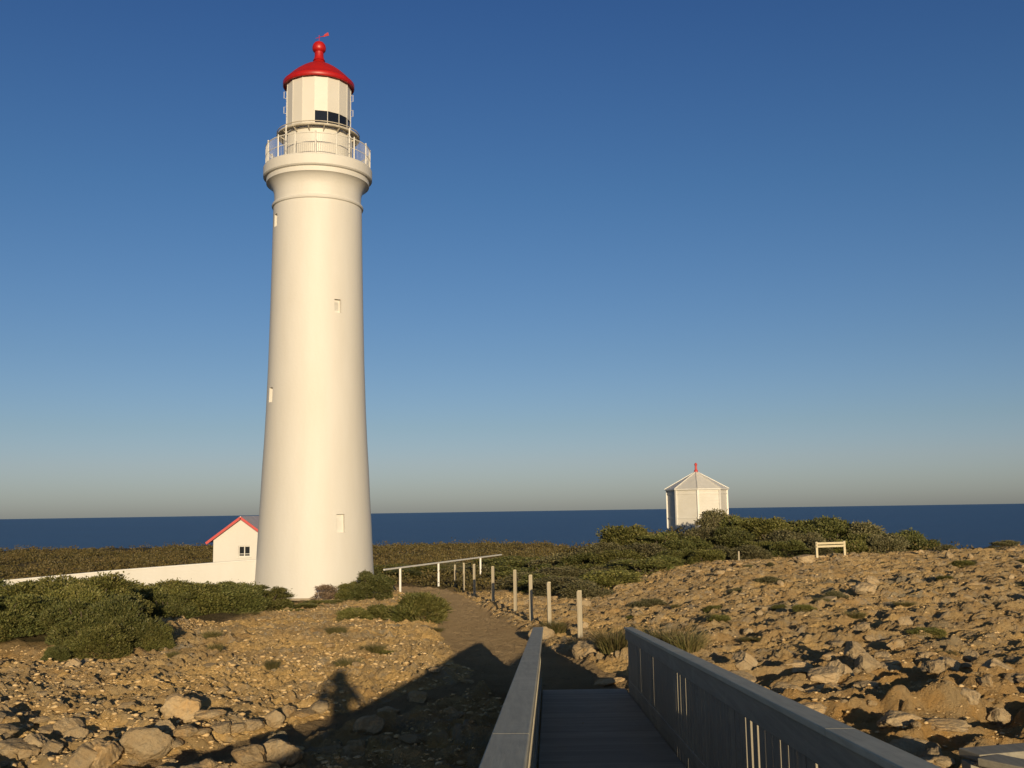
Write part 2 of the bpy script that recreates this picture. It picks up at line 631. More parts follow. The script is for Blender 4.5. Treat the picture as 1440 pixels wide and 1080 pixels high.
def ground(x, y, full=False):
    x, y = np.asarray(x, float), np.asarray(y, float)
    z = base_h(x, y)
    p1, p2 = path_masks(x, y)
    onp = np.maximum(1 - sst(.8, 1.25, p1), 1 - sst(.9, 1.5, p2))
    h = heath_mask(x, y)
    wx, wy = x + .3 * fbm(x * .8, y * .8, 3, 1), y + .3 * fbm(x * .8, y * .8, 3, 2)
    reg = fbm(x * .22, y * .22, 3, 11)                       # where slabs are exposed
    near_r = sst(2.0, 4.5, x) * (1 - sst(15, 22, y))         # broken ledges beside the boardwalk
    near_l = sst(-.5, -2.5, x) * (1 - sst(13, 16, y))
    # slabs: jagged plates standing 5-25 cm
    f1, f2, c1 = worley(wx * .50, wy * 1.0, 3)
    e1 = sst(.02, .09 + .2 * near_r, f2 - f1)
    s1 = np.clip(c1 - .35, 0, 1) * e1 * sst(-.25, .25, reg + .55 * near_r + .1 * (x > 1.5))
    f1, f2, c2 = worley(wx * 1.35 + 3, wy * 2.4, 4)
    e2 = sst(.03, .13 + .22 * near_r, f2 - f1)
    s2 = np.clip(c2 - .45, 0, 1) * e2 * sst(-.35, .2, fbm(x * .5, y * .5, 3, 12) + .4 * near_r + .45 * near_l)
    f1, f2, c3 = worley(wx * 4.6, wy * 7.2, 6)
    e3 = sst(.05, .22, f2 - f1)
    s3 = np.clip(c3 - .5, 0, 1) * e3 * sst(-.3, .3, fbm(x * .7 + 9, y * .7, 3, 13))
    q = 2.4 * fbm(x * .20, y * .36, 4, 31) + .22 * y + .5 * fbm(x * 1.1, y * 1.6, 4, 32)
    fr = q - np.floor(q)
    ter = (sst(.0, .30, fr) - fr) * (.09 + .12 * sst(1, 4, x))
    amp = (1 - onp) * (1 - .85 * h)
    flat_l = sst(-.5, -2.0, x) * sst(15, 18.5, y)
    far_r = sst(1.5, 4, x) * sst(15, 21, y)
    d = (.19 + .02 * near_r - .12 * flat_l - .09 * far_r) * s1 + (.16 + .06 * near_r + .14 * near_l - .10 * flat_l - .08 * far_r) * s2 + (.10 + .05 * near_l - .03 * flat_l) * s3 + ter * (1 - .6 * flat_l)
    d = d + (.11 * flat_l + .07 * far_r) * fbm(x * 5, y * 6.5, 4, 41, .7)
    d = d + .08 * near_r * fbm(x * 1.3, y * 3.4, 6, 14, .6) + .3 * near_r * ter + .17 * (1 - .5 * near_r - .25 * far_r) * fbm(x * 2.3, y * 3.4, 6, 15, .70) - .13 * sst(.16, .46, fbm(x * 1.9 + 7, y * 3.1, 4, 47, .6)) * (1 - flat_l) * (1 - .5 * far_r) * (1 - .6 * near_r)
    d = d - .20 * near_r * sst(-.1, .6, fbm(x * .55 + 4, y * .9, 4, 16))   # eroded hollows
    z = z + amp * d + .07 * fbm(x * 4, y * 5, 5, 17, .72) * onp - .05 * onp
    z = z + h * (.22 * fbm(x * .35, y * .35, 4, 18) + .1 * fbm(x * 1.4, y * 1.4, 3, 19))
    z = z + .10 * fbm(x * .12, y * .12, 2, 20) * sst(20, 30, y)
    if not full:
        return z
    rock = np.clip(np.maximum(np.maximum(sst(.0, .1, s1), sst(.0, .12, s2)), .8 * sst(0, .15, s3)), 0, 1)
    tone = np.clip(.5 * c2 + .5 * c3, 0, 1)
    rock = np.maximum(rock, sst(.02, .14, fr) * (1 - sst(.25, .6, fr)) * sst(1, 4, x))
    return z, p1, p2, rock, tone, h, sst(1.5, 4, x + fbm(x * .5, y * .5, 3, 44)) * (1 - sst(14, 24, y + 4 * fbm(x * .4, y * .4, 3, 45))) + .8 * sst(1.6, .6, np.hypot(x + 9.6, (y - 21.4) * .9))


def gz(x, y):
    return float(ground(np.array([x]), np.array([y]))[0])


def bz(x, y):
    return float(base_h(np.array([x]), np.array([y]))[0])


# ------------------------------------------------------------------ ground, path, sea
def make_ground():
    ys = [np.arange(-16, 3, .4), np.arange(3, 8.5, .08)]
    y = 8.5
    seg = []
    while y < 62:
        seg.append(y)
        y += y * .0019
    while y < 260:
        seg.append(y)
        y += y * .011
    ys = np.concatenate(ys + [np.array(seg)])
    t = np.linspace(-1, 1, 1160)
    u = .55 * t + .45 * t ** 3
    X = u[None, :] * (ys[:, None] + 24) * .62
    X = np.where(ys[:, None] < 2, u[None, :] * 26 * .62 * 1.2, X)
    Y = np.repeat(ys[:, None], len(t), 1)
    z, p1, p2, rock, tone, h, och = ground(X.ravel(), Y.ravel(), True)
    V = np.stack([X.ravel(), Y.ravel(), z], 1)
    nr, nc = X.shape
    i = np.arange(nr * nc).reshape(nr, nc)
    q = np.stack([i[:-1, :-1], i[:-1, 1:], i[1:, 1:], i[1:, :-1]], -1).reshape(-1, 4)
    m1, m2 = p1[q].mean(1) < 1, p2[q].mean(1) < 1
    m2 &= ~m1
    for name, sel, mat in (('ground', ~(m1 | m2), M['ground']), ('path', m1, M['path']), ('dirt_track', m2, M['path'])):
        f = q[sel]
        used = np.unique(f)
        remap = np.zeros(len(V), np.int64)
        remap[used] = np.arange(len(used))
        me = npmesh(name, V[used], remap[f], mat, True)
        for an, arr in (('rock', rock), ('tone', tone), ('heath', h), ('ochre', och)):
            a = me.attributes.new(an, 'FLOAT', 'POINT')
            a.data.foreach_set('value', arr[used].astype(np.float32))
        o = link(name, me)
        o['kind'] = 'structure'


make_ground()

mb = MB()
NS = 48
rs = [150, 600, 2500, 12000, 70000]
vv = [(r * math.sin(-1.9 + 3.8 * k / NS), r * math.cos(-1.9 + 3.8 * k / NS), -45) for r in rs for k in range(NS + 1)]
ff = [(i * (NS + 1) + k + 1, i * (NS + 1) + k, (i + 1) * (NS + 1) + k, (i + 1) * (NS + 1) + k + 1)
      for i in range(len(rs) - 1) for k in range(NS)]
mb.add(vv, ff)
sea = mb.build('sea', M['sea'])
sea['kind'] = 'structure'


# ------------------------------------------------------------------ lighthouse
def make_lighthouse():
    X0, Y0 = -8.465, 44.5
    g = .12
    root = thing('lighthouse', 'tall round white lighthouse with a red dome and railed gallery', 'lighthouse', (X0, Y0, 0))
    face = math.atan2(-X0, Y0)           # direction of the camera seen from the tower
    N = 120
    step = 2 * PI / N
    # shaft with recessed windows: rows at window edges
    prof0 = [(2.56, .42), (2.53, .6), (2.475, 1.08), (2.42, 2.1), (2.37, 3.23), (2.30, 4.5), (2.25, 5.61), (2.18, 6.8),
             (2.12, 8.09), (2.05, 10.2), (1.998, 12.46), (1.955, 14.7), (1.925, 16.93), (1.92, 17.06)]
    zs0, rs0 = [p[1] for p in prof0], [p[0] for p in prof0]
    wins = [(25, 12.43, .58), (-67, 8.75, .62), (-69, 16.35, .55), (25.5, 3.35, .74)]
    zz = set(zs0)
    for a, zc, hh in wins:
        zz |= {zc - hh / 2, zc + hh / 2}
    zz = sorted(zz)
    prof = [(float(np.interp(z, zs0, rs0)), z) for z in zz]
    phase = face
    holes = []
    for a, zc, hh in wins:
        k0 = int(round(math.radians(a) / step)) - 1
        i0, i1 = zz.index(zc - hh / 2), zz.index(zc + hh / 2)
        holes.append((k0 % N, i0, i1))

    def skip(i, k):
        for k0, i0, i1 in holes:
            if i0 <= i < i1 and (k - k0) % N < 3:
                return True
        return False
    s = MB()
    s.lathe(prof, N, phase, True, skip)

    def pt(k, i, depth=0):
        r, z = prof[i]
        t = phase + step * k
        return Vector(((r - depth) * math.sin(t), -(r - depth) * math.cos(t), z))
    DEP = .17
    for k0, i0, i1 in holes:
        a = [pt(k0, i, 0) for i in range(i0, i1 + 1)]
        b = [pt(k0, i, DEP) for i in range(i0, i1 + 1)]
        n = len(a)
        s.add(a + b, [(j, j + 1, n + j + 1, n + j) for j in range(n - 1)])
        a = [pt(k0 + 3, i, 0) for i in range(i0, i1 + 1)]
        b = [pt(k0 + 3, i, DEP) for i in range(i0, i1 + 1)]
        s.add(a + b, [(j + 1, j, n + j, n + j + 1) for j in range(n - 1)])
        for i, fl in ((i0, 0), (i1, 1)):
            q = [pt(k0 + j, i, 0) for j in range(4)] + [pt(k0 + j, i, DEP) for j in range(4)]
            s.add(q, [(j, j + 4, j + 5, j + 1) if fl else (j, j + 1, j + 5, j + 4) for j in range(3)])
    s.build('tower_shaft', M['white'], root, True, angle=40)
    for k0, i0, i1 in holes:
        w_ = MB()
        q = [pt(k0 - .1, i0, DEP - .03), pt(k0 + 3.1, i0, DEP - .03), pt(k0 + 3.1, i1, DEP - .03), pt(k0 - .1, i1, DEP - .03)]
        back = [p + (Vector((-p.x, -p.y, 0)).normalized() * .05) for p in q]
        w_.add(q + back, [(0, 1, 2, 3), (7, 6, 5, 4), (0, 4, 5, 1), (1, 5, 6, 2), (2, 6, 7, 3), (3, 7, 4, 0)])
        wo = w_.build('window', M['white_trim'], root)
        gl = MB()
        c = sum(q, Vector()) / 4
        qq = [c + (p - c) * .62 for p in q]
        off = Vector((c.x, c.y, 0)).normalized() * .012
        qo = [p + off for p in qq]
        gl.add(qq + qo, [(4, 5, 6, 7), (0, 1, 5, 4), (1, 2, 6, 5), (2, 3, 7, 6), (3, 0, 4, 7)])
        gl.build('pane', M['white_trim'] if zz[i0] < 5 else M['steel'], wo)
    p = MB()
    p.lathe([(2.70, -.5), (2.70, .26), (2.66, .34), (2.6, .42)], N, phase)
    p.build('plinth', M['plinth'], root, True)
    # neck moulding, cove and gallery slab
    p = MB()
    p.lathe([(1.9, 17.05), (1.975, 17.09), (1.995, 17.15), (1.975, 17.21), (1.885, 17.25), (1.885, 17.55), (1.90, 17.72),
             (1.95, 17.88), (2.05, 18.03), (2.17, 18.13), (2.24, 18.16), (2.245, 18.27), (2.245, 18.36), (2.33, 18.39), (2.375, 18.44),
             (2.375, 18.84), (2.34, 18.90), (1.3, 18.91)], N, phase)
    p.build('gallery_cornice', M['white'], root, True, angle=28)
    # gallery railing
    rr = MB()
    for z, r in ((19.36, .016), (19.80, .022)):
        pts = [(2.27 * math.sin(phase + 2 * PI * k / 96), -2.27 * math.cos(phase + 2 * PI * k / 96), z) for k in range(97)]
        rr.tube(pts, r, 6)
    rail = rr.build('gallery_railing', M['white_trim'], root, True)
    first = None
    for k in range(16):
        t = phase + math.radians(-3 + 22.5 * k)
        if first is None:
            q = MB()
            q.tube([(0, 0, 18.90), (0, 0, 19.84)], .030, 8)
            q.tube([(0, 0, 19.84), (0, 0, 19.90)], [.045, .02], 8)
            first = po = q.build('post', M['white_trim'], rail, True)
        else:
            po = first.copy()
            COL.objects.link(po)
        po.location = (2.27 * math.sin(t), -2.27 * math.cos(t), 0)
    b = MB()
    for k in range(160):
        t = phase + 2 * PI * k / 160
        x, y = 2.27 * math.sin(t), -2.27 * math.cos(t)
        b.tube([(x, y, 18.9), (x, y, 19.8)], .0055, 4)
    o = b.build('baluster', M['white_trim'], rail)
    o['kind'] = 'stuff'
    # murette, catwalk, lantern
    p = MB()
    p.lathe([(1.50, 18.9), (1.50, 20.30), (1.46, 20.36), (1.0, 20.37)], 64, phase)
    p.build('lantern_base', M['lantern'], root, True, angle=30)
    p = MB()
    for z, r in ((20.36, .03), (20.50, .022)):
        pts = [(1.80 * math.sin(2 * PI * k / 80), -1.80 * math.cos(2 * PI * k / 80), z) for k in range(81)]
        p.tube(pts, r, 6)
    p.lathe([(1.47, 20.395), (1.79, 20.395), (1.79, 20.43), (1.47, 20.43)], 80, phase, False)
    cw = p.build('catwalk', M['grating'], root)
    first = None
    for k in range(16):
        t = phase + math.radians(8 + 22.5 * k)
        if first is None:
            q = MB()
            q.bar((0, -1.45, 20.14), (0, -1.80, 20.37), .035, .05)
            q.bar((0, -1.48, 20.375), (0, -1.82, 20.375), .04, .035)
            first = br = q.build('bracket', M['grating'], cw)
        else:
            br = first.copy()
            COL.objects.link(br)
        br.rotation_euler = (0, 0, t)
    first = None
    for a in (-48.5, 46, 138, 228):
        t = phase + math.radians(a)
        if first is None:
            q = MB()
            q.tube([(0, 0, 18.90), (0, 0, 20.44)], .032, 8)
            first = st = q.build('support_post', M['white_trim'], root, True)
        else:
            st = first.copy()
            COL.objects.link(st)
        st.location = (1.84 * math.sin(t), -1.84 * math.cos(t), 0)
    NP = 16
    ph = phase + math.radians(15.5)
    RL, RI = 1.42, 1.385
    lan = MB()
    glz = {0, 1, 2, 3, 15}
    zb, zg0, zg1, zt = 20.37, 20.50, 21.12, 22.86

    def lp(k, r, z):
        t = ph + 2 * PI * k / NP
        return Vector((r * math.sin(t), -r * math.cos(t), z))
    for k in range(NP):
        cuts = [(zb, zt)] if k not in glz else [(zb, zg0), (zg1, zt)]
        for z0, z1 in cuts:
            lan.add([lp(k, RL, z0), lp(k + 1, RL, z0), lp(k + 1, RL, z1), lp(k, RL, z1),
                     lp(k, RI, z0), lp(k + 1, RI, z0), lp(k + 1, RI, z1), lp(k, RI, z1)],
                    [(0, 1, 2, 3), (7, 6, 5, 4), (0, 4, 5, 1), (3, 2, 6, 7)])
    room = lan.build('lantern_room', M['lantern'], root)
    for k in range(NP):
        q = MB()
        q.bar(lp(k, RL + .002, zb), lp(k, RL + .002, zt), .022, .022, lp(k, 1, 0))
        q.build('mullion', M['white_trim'], room)
    for k in sorted(glz):
        q = MB()
        q.add([lp(k, RI + .005, zg0), lp(k + 1, RI + .005, zg0), lp(k + 1, RI + .005, zg1), lp(k, RI + .005, zg1),
               lp(k, RI - .03, zg0), lp(k + 1, RI - .03, zg0), lp(k + 1, RI - .03, zg1), lp(k, RI - .03, zg1)],
              [(0, 1, 2, 3), (7, 6, 5, 4), (0, 4, 5, 1), (3, 2, 6, 7)])
        q.build('glazing', M['dark_glass'], room)
    # side hand-grips on the lantern
    for a in (-86, 84):
        for z in (21.4, 22.1):
            q = MB()
            t = phase + math.radians(a)
            e = Vector((math.sin(t), -math.cos(t), 0))
            q.tube([e * 1.4 + Vector((0, 0, z)), e * 1.52 + Vector((0, 0, z)), e * 1.52 + Vector((0, 0, z + .3)),
                    e * 1.4 + Vector((0, 0, z + .3))], .014, 6)
            q.build('hand_grip', M['white_trim'], room)
    d = MB()
    prof = [(1.36, 22.70), (1.55, 22.67), (1.58, 22.70), (1.58, 22.86), (1.55, 22.90), (1.50, 22.93), (1.36, 23.09), (1.20, 23.25), (1.02, 23.41),
            (.82, 23.56), (.62, 23.69), (.45, 23.78), (.30, 23.86), (.24, 23.95), (.225, 24.0)]
    d.lathe(prof, 64, phase)
    dome = d.build('dome', M['red'], root, True, angle=45)
    v = MB()
    v.lathe([(.27, 23.98), (.225, 24.08), (.20, 24.2), (.20, 24.38), (.26, 24.42), (.30, 24.50), (.305, 24.62), (.27, 24.74),
             (.19, 24.84), (.08, 24.89), (.02, 24.90)], 32, 0)
    v.build('vent_ball', M['red'], dome, True, angle=50)
    v = MB()
    v.tube([(0, 0, 24.88), (0, 0, 25.2)], .014, 6)
    v.tube([(-.16, 0, 25.06), (.40, 0, 25.22)], .013, 6)
    v.add([(.16, -.008, 25.12), (.44, -.008, 25.18), (.40, -.008, 25.34), (.24, -.008, 25.24),
           (.16, .008, 25.12), (.44, .008, 25.18), (.40, .008, 25.34), (.24, .008, 25.24)],
          [(0, 1, 2, 3), (7, 6, 5, 4), (0, 4, 5, 1), (1, 5, 6, 2), (2, 6, 7, 3), (3, 7, 4, 0)])
    v.build('weather_vane', M['red'], dome)
    return root


make_lighthouse()


# ------------------------------------------------------------------ boundary wall
def make_wall():
    root = thing('boundary_wall', 'long low white wall running left from the lighthouse base', 'wall', (-18, 44, 0))
    pts = [(-10.3, 43.95, 1.93), (-16.2, 44.0, 1.58), (-21.6, 44.0, 1.18), (-32, 44.4, .45)]
    m, c = MB(), MB()
    for (ax, ay, az), (bx, by, bz_) in zip(pts[:-1], pts[1:]):
        n = 8
        for k in range(n):
            t0, t1 = k / n, (k + 1) / n
            P0 = (ax + (bx - ax) * t0 + 18, ay + (by - ay) * t0 - 44)
            P1 = (ax + (bx - ax) * t1 + 18, ay + (by - ay) * t1 - 44)
            h0, h1 = az + (bz_ - az) * t0, az + (bz_ - az) * t1
            vs_ = []
            for (x, y), h in ((P0, h0), (P1, h1)):
                vs_ += [(x, y - .14, -.6), (x, y + .14, -.6), (x, y + .14, h - .06), (x, y - .14, h - .06)]
            m.add(vs_, [(4, 5, 1, 0), (5, 6, 2, 1), (6, 7, 3, 2), (7, 4, 0, 3)])
            vs_ = []
            for (x, y), h in ((P0, h0), (P1, h1)):
                vs_ += [(x, y - .17, h - .06), (x, y + .17, h - .06), (x, y + .17, h), (x, y - .17, h)]
            c.add(vs_, [(4, 5, 1, 0), (5, 6, 2, 1), (6, 7, 3, 2), (7, 4, 0, 3)])
    m.build('wall_face', M['white'], root)
    c.build('coping', M['white_trim'], root)


make_wall()


# ------------------------------------------------------------------ keeper's building behind the wall
def make_store():
    cx, y0, y1 = -13.05, 50.0, 57.5
    root = thing('store_building', 'small white gabled building with red barge boards beside the lighthouse', 'building', (cx, y0, 0))
    hw, eave, apex = 1.33, 2.62, 3.60
    D = y1 - y0
    m = MB()
    wx0, wx1, wz0, wz1 = -.14, .43, 1.77, 2.28
    # gable wall as pieces around the window opening, 0.22 thick
    def slab(poly):
        n = len(poly)
        m.add([(x, 0, z) for x, z in poly] + [(x, .22, z) for x, z in poly],
              [tuple(range(n)), tuple(range(2 * n - 1, n - 1, -1))] + [(i, n + i, n + (i + 1) % n, (i + 1) % n) for i in range(n)])
    slab([(-hw, -.4), (hw, -.4), (hw, wz0), (-hw, wz0)])
    slab([(-hw, wz0), (wx0, wz0), (wx0, wz1), (-hw, wz1)])
    slab([(wx1, wz0), (hw, wz0), (hw, wz1), (wx1, wz1)])
    slab([(-hw, wz1), (hw, wz1), (hw, eave), (0, apex), (-hw, eave)])
    m.box((-hw + .11, D / 2 + .11, 1.1), (.22, D - .22, 3.02))
    m.box((hw - .11, D / 2 + .11, 1.1), (.22, D - .22, 3.02))
    m.box((0, D - .11, 1.1), (2 * hw - .44, .22, 3.0))
    m.build('wall', M['white'], root)
    r = MB()
    th = .06
    sl = (apex - eave) / hw
    ex = 1.60
    for sgn in (-1, 1):
        a = (0, apex + .09)
        b = (sgn * ex, apex + .09 - sl * ex)
        vs_ = [(a[0], -.22, a[1]), (b[0], -.22, b[1]), (b[0], D + .2, b[1]), (a[0], D + .2, a[1])]
        vs_ += [(x, y, z - th) for x, y, z in vs_]
        r.add(vs_, [(0, 1, 2, 3), (7, 6, 5, 4), (0, 4, 5, 1), (1, 5, 6, 2), (2, 6, 7, 3)])
    rf = r.build('roof', M['pink_roof'], root)
    bb = MB()
    for sgn in (-1, 1):
        bb.bar((0, -.245, apex + .02), (sgn * (ex + .02), -.245, apex + .02 - sl * (ex + .02)),   .035, .115, (0, 0, 1))
    bb.build('barge_board', M['red_trim'], rf)
    f = MB()
    fy = .10
    for x in (wx0 + .02, (wx0 + wx1) / 2, wx1 - .02):
        f.box((x, fy, (wz0 + wz1) / 2), (.04, .05, wz1 - wz0))
    for z in (wz0 + .02, wz1 - .02):
        f.box(((wx0 + wx1) / 2, fy - .003, z), (wx1 - wx0, .045, .04))
    f.box(((wx0 + wx1) / 2, fy - .002, wz0 + .13), (wx1 - wx0, .04, .025))
    wo = f.build('window', M['white_trim'], root)
    g = MB()
    g.box(((wx0 + wx1) / 2, fy + .05, (wz0 + wz1) / 2), (wx1 - wx0, .02, wz1 - wz0))
    g.build('pane', M['win_glass'], wo)
    sb = MB()
    sb.box(((wx0 + wx1) / 2, -.03, wz0 - .025), (wx1 - wx0 + .12, .1, .05))
    sb.build('sill', M['white_trim'], wo)


make_store()


# ------------------------------------------------------------------ octagonal hut on the hill
def make_hut():
    cx, cy = 11.43, 65
    R, zb, ze, za = 1.84, 1.6, 4.92, 6.02
    face = math.atan2(-cx, cy)
    root = thing('signal_hut', 'small white eight-sided timber hut with a red finial on the hill', 'hut', (cx, cy, 0))
    ph = face + math.radians(2)

    def op(k, r, z):
        t = ph + PI / 4 * k
        return Vector((r * math.sin(t), -r * math.cos(t), z))
    m = MB()
    for k in range(8):
        m.add([op(k, R, zb), op(k + 1, R, zb), op(k + 1, R, ze), op(k, R, ze)], [(0, 1, 2, 3)])
    m.build('wall', M['boards'], root)
    for k in range(8):
        q = MB()
        q.bar(op(k, R + .01, zb), op(k, R + .01, ze - .01), .11, .11, op(k, 1, 0))
        q.build('corner_post', M['white_trim'], root)
    for zz_, hh_ in ((ze - .3, .04), (3.15, .05)):
        q = MB()
        for k in range(8):
            q.bar(op(k, R + .03, zz_), op(k + 1, R + .03, zz_), .03, hh_)
        q.build('trim_rail', M['white_trim'], root)
    r = MB()
    RE = R + .14
    vs_ = [op(k, RE, ze + .0) for k in range(8)] + [op(k, RE, ze - .07) for k in range(8)] + [Vector((0, 0, za)), Vector((0, 0, ze - .05))]
    r.add(vs_, [(k, (k + 1) % 8, 16) for k in range(8)] + [(8 + k, 8 + (k + 1) % 8, (k + 1) % 8, k) for k in range(8)]
          + [((k + 1) % 8 + 8, k + 8, 17) for k in range(8)])
    rf = r.build('roof', M['white_trim'], root)
    q = MB()
    for k in range(8):
        q.bar(op(k, RE + .01, ze + .02), Vector((0, 0, za + .02)), .07, .035, op(k, 1, 1))
    q.build('ridge_cap', M['white_trim'], rf)
    f = MB()
    f.lathe([(.13, za - .08), (.12, za + .06), (.075, za + .12), (.07, za + .36), (.10, za + .40), (.08, za + .48), (.02, za + .54)], 16)
    f.build('finial', M['red_trim'], rf, True)


make_hut()


# ------------------------------------------------------------------ boardwalk
def make_boardwalk():
    H = 1.60
    sx, sz = .0315, -.0743

    def rp(x, y, h):
        """point at offset x across, y along, h above the deck"""
        return Vector((x + sx * y, y, ZC - H + sz * y + h))
    YE, Y0 = 17.1, -5.0
    root = thing('boardwalk', 'grey timber boardwalk with handrails sloping down in the foreground', 'boardwalk', rp(.55, YE, 0))
    org = root.location.copy()

    def bar(mb_, a, b, wd, ht, up=(0, 0, 1)):
        mb_.bar(a - org, b - org, wd, ht, up)
    xl, xr = -.175, 1.245
    d = MB()
    y = Y0
    rj = random.Random(3)
    while y < YE:
        a, b = rp(-.12, y + .068, -.02 + rj.uniform(-.002, .002)), rp(1.21, y + .068, -.02 + rj.uniform(-.002, .002))
        bar(d, a, b, .132, .038)
        y += .14
    d.build('deck', M['deck'], root, bevel=.004)
    u = MB()
    for x in (-.05, .55, 1.14):
        bar(u, rp(x, Y0, -.13), rp(x, YE - .02, -.13), .05, .17)
    y = Y0 + .3
    while y < YE - 1.5:
        for x in (-.05, 1.14):
            p = rp(x, y, -.2) - org
            u.bar((p.x, p.y, p.z), (p.x, p.y, .4 - org.z), .1, .1, (0, 1, 0))
        y += 2.4
    u.build('bearer', M['rail_dark'], root)
    for side, x, wd in ((-1, xl, .165), (1, xr, .135)):
        ins = -side                        # towards the walkway
        t = MB()
        yend = YE + (.1 if side < 0 else -.45)
        joints = [Y0, -.9, 4.6, 10.3, yend]
        for a, b in zip(joints[:-1], joints[1:]):
            bar(t, rp(x, a + .002, .9725), rp(x, b - .002, .9725), wd, .035)
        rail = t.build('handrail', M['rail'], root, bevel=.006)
        f = MB()
        xf = x + ins * (wd / 2 - .032)
        bar(f, rp(xf, Y0, .88), rp(xf, yend - .02, .88), .035, .148)
        bar(f, rp(xf + side * .028, Y0, .14), rp(xf + side * .028, yend - .1, .14), .035, .10)
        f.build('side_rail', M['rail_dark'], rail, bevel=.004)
        yy = yend - .12
        n = 0
        while yy > Y0:
            q = MB()
            bar(q, rp(xf + side * .064, yy, -.18), rp(xf + side * .064, yy, .953), .09, .09, (0, 1, 0))
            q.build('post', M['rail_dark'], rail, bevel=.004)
            yy -= 1.9
        pal = []
        yy = yend - .22
        while yy > -2.6:
            pal.append(yy)
            yy -= .196 + rj.uniform(-.006, .006)
        allp = MB()
        for i, yy in enumerate(pal):
            q = MB() if (side > 0 and i < 98) else allp
            tilt = rj.uniform(-.008, .008)
            xo = xf + side * .031
            bar(q, rp(xo, yy, -.05), rp(xo, yy + tilt, .90), .128 + rj.choice((-.012, 0, .004, .012, .024)), .022, (1, 0, 0))
            if q is not allp:
                q.build('paling', M['paling'], rail)
        if allp.v:
            o = allp.build('paling', M['paling'], rail)
            o['kind'] = 'stuff'


make_boardwalk()


def make_landing():
    """corner of a second, lower landing to the right of the boardwalk"""
    cx, cy, zt = 2.11, 5.02, 2.61
    root = thing('landing_railing', 'corner of a grey timber landing railing at the lower right edge', 'railing', (cx, cy, zt - 1))
    a = math.radians(14)
    A = Vector((0, 0, 1))
    e1 = Vector((math.cos(a), math.sin(a), 0))          # away to the right
    e2 = Vector((.55, -.835, 0)).normalized()           # back towards the viewer, outward
    d = MB()
    pts = [Vector((.02, 0, 0)), e1 * 2.4, e1 * 2.4 + e2 * 2.4, e2 * 2.4]
    d.add([p + Vector((0, 0, -.03)) for p in pts] + [p for p in pts],
          [(0, 1, 2, 3), (4, 7, 6, 5), (0, 4, 5, 1), (1, 5, 6, 2), (2, 6, 7, 3), (3, 7, 4, 0)])
    d.build('deck', M['deck'], root)
    t = MB()
    for e, L in ((e1, 2.4), (e2, 2.4)):
        s = 0 if e is e1 else .09
        t.bar(A + e * s + Vector((0, 0, -.018 - (.003 if e is e2 else 0))), A + e * L + Vector((0, 0, -.018)), .15, .036)
    t.build('handrail', M['rail_dark'], root, bevel=.005)
    f = MB()
    for e, L in ((e1, 2.4), (e2, 2.4)):
        f.bar(A + e * .02 + Vector((0, 0, -.115)), A + e * L + Vector((0, 0, -.115)), .04, .15)
        k = .16
        while k < L:
            f.bar(e * k + Vector((0, 0, -.1)), e * k + Vector((0, 0, .93)), .075, .02, Vector((-e.y, e.x, 0)))
            k += .17
    f.build('paling_panel', M['rail_dark'], root)
    for p in (Vector((.03, -.01, 0)), e1 * 2.35, e2 * 2.35):
        q = MB()
        q.bar(p + Vector((0, 0, -.9)), p + Vector((0, 0, .955)), .1, .1, (0, 1, 0))
        q.build('post', M['rail_dark'], root)


make_landing()


# ------------------------------------------------------------------ timber posts by the path
POSTS = [(815, 830, 24.0, .115), (772, 818, 26.3, .095), (746, 808, 28.6, .10), (724, 801, 32.5, .095), (693, 796, 37, .095),
         (667, 793, 42, .09), (652, 791.5, 46, .08), (640, 794, 49, .08)]
PLAB = ['thick grey timber post at the boardwalk end, nearest of the line', 'slim grey timber post just above the end of the left handrail',
        'third timber post of the line counted from the boardwalk end', 'fourth timber post of the line, above the stony path edge',
        'fifth timber post of the line, pale on top and darker at its foot', 'sixth timber post of the line, short beside the far path',
        'seventh timber post of the line, close to the white handrail', 'farthest timber post of the line, next to the white handrail post']
for (px, py, Y, s), lab in zip(POSTS, PLAB):
    p = at(px, py, Y)
    g = gz(p.x, p.y)
    root = thing('timber_post', lab, 'post', (p.x, p.y, g), random.uniform(-.3, .3), 'timber posts along the path')
    h = p.z - g
    q = MB()
    q.bar((0, 0, -.4), (random.uniform(-.015, .015), 0, h - .02), s, s * .9, (0, 1, 0))
    q.build('post_shaft', M['post'], root, bevel=.008)
    q = MB()
    q.lathe([(s * .55, h - .025), (s * .6, h - .012), (s * .45, h)], 4, PI / 4)
    q.build('post_top', M['pale_timber'], root)


def make_white_rail():
    A, B = at(540, 800, 45), at(705, 780, 58.5)
    z = 1.33
    root = thing('white_handrail', 'thin white handrail on white posts behind the path bend', 'handrail', (A.x, A.y, 0))
    d = B - A
    q = MB()
    q.bar((0, 0, z), (d.x, d.y, z - .0), .06, .065)
    q.build('top_rail', M['white_trim'], root)
    for t in (.11, .40, .78):
        x, y = d.x * t, d.y * t
        g = gz(A.x + x, A.y + y)
        q = MB()
        q.bar((x, y, g - .3), (x, y, z - .034), .085, .085, (0, 1, 0))
        q.build('post', M['white_trim'], root)


make_white_rail()


def make_barrier():
    Y = 44
    a, b = at(1148, 763, Y), at(1187, 763, Y + .6)
    root = thing('timber_barrier', 'low pale timber two-rail barrier on two posts below the hill shrubs', 'barrier', (a.x, a.y, 0))
    d = b - a
    for x, y, s in ((0, 0, 1), (d.x, d.y, 1)):
        g = gz(a.x + x, a.y + y)
        q = MB()
        q.bar((x, y, g - .3), (x, y, a.z + .03), .085, .085, (0, 1, 0))
        q.build('post', M['pale_timber'], root)
    for dz in (-.04, -.165):
        q = MB()
        q.bar((-.02, -.065, a.z + dz), (d.x + .02, d.y - .065, a.z + dz), .04, .085)
        q.build('rail', M['pale_timber'], root)


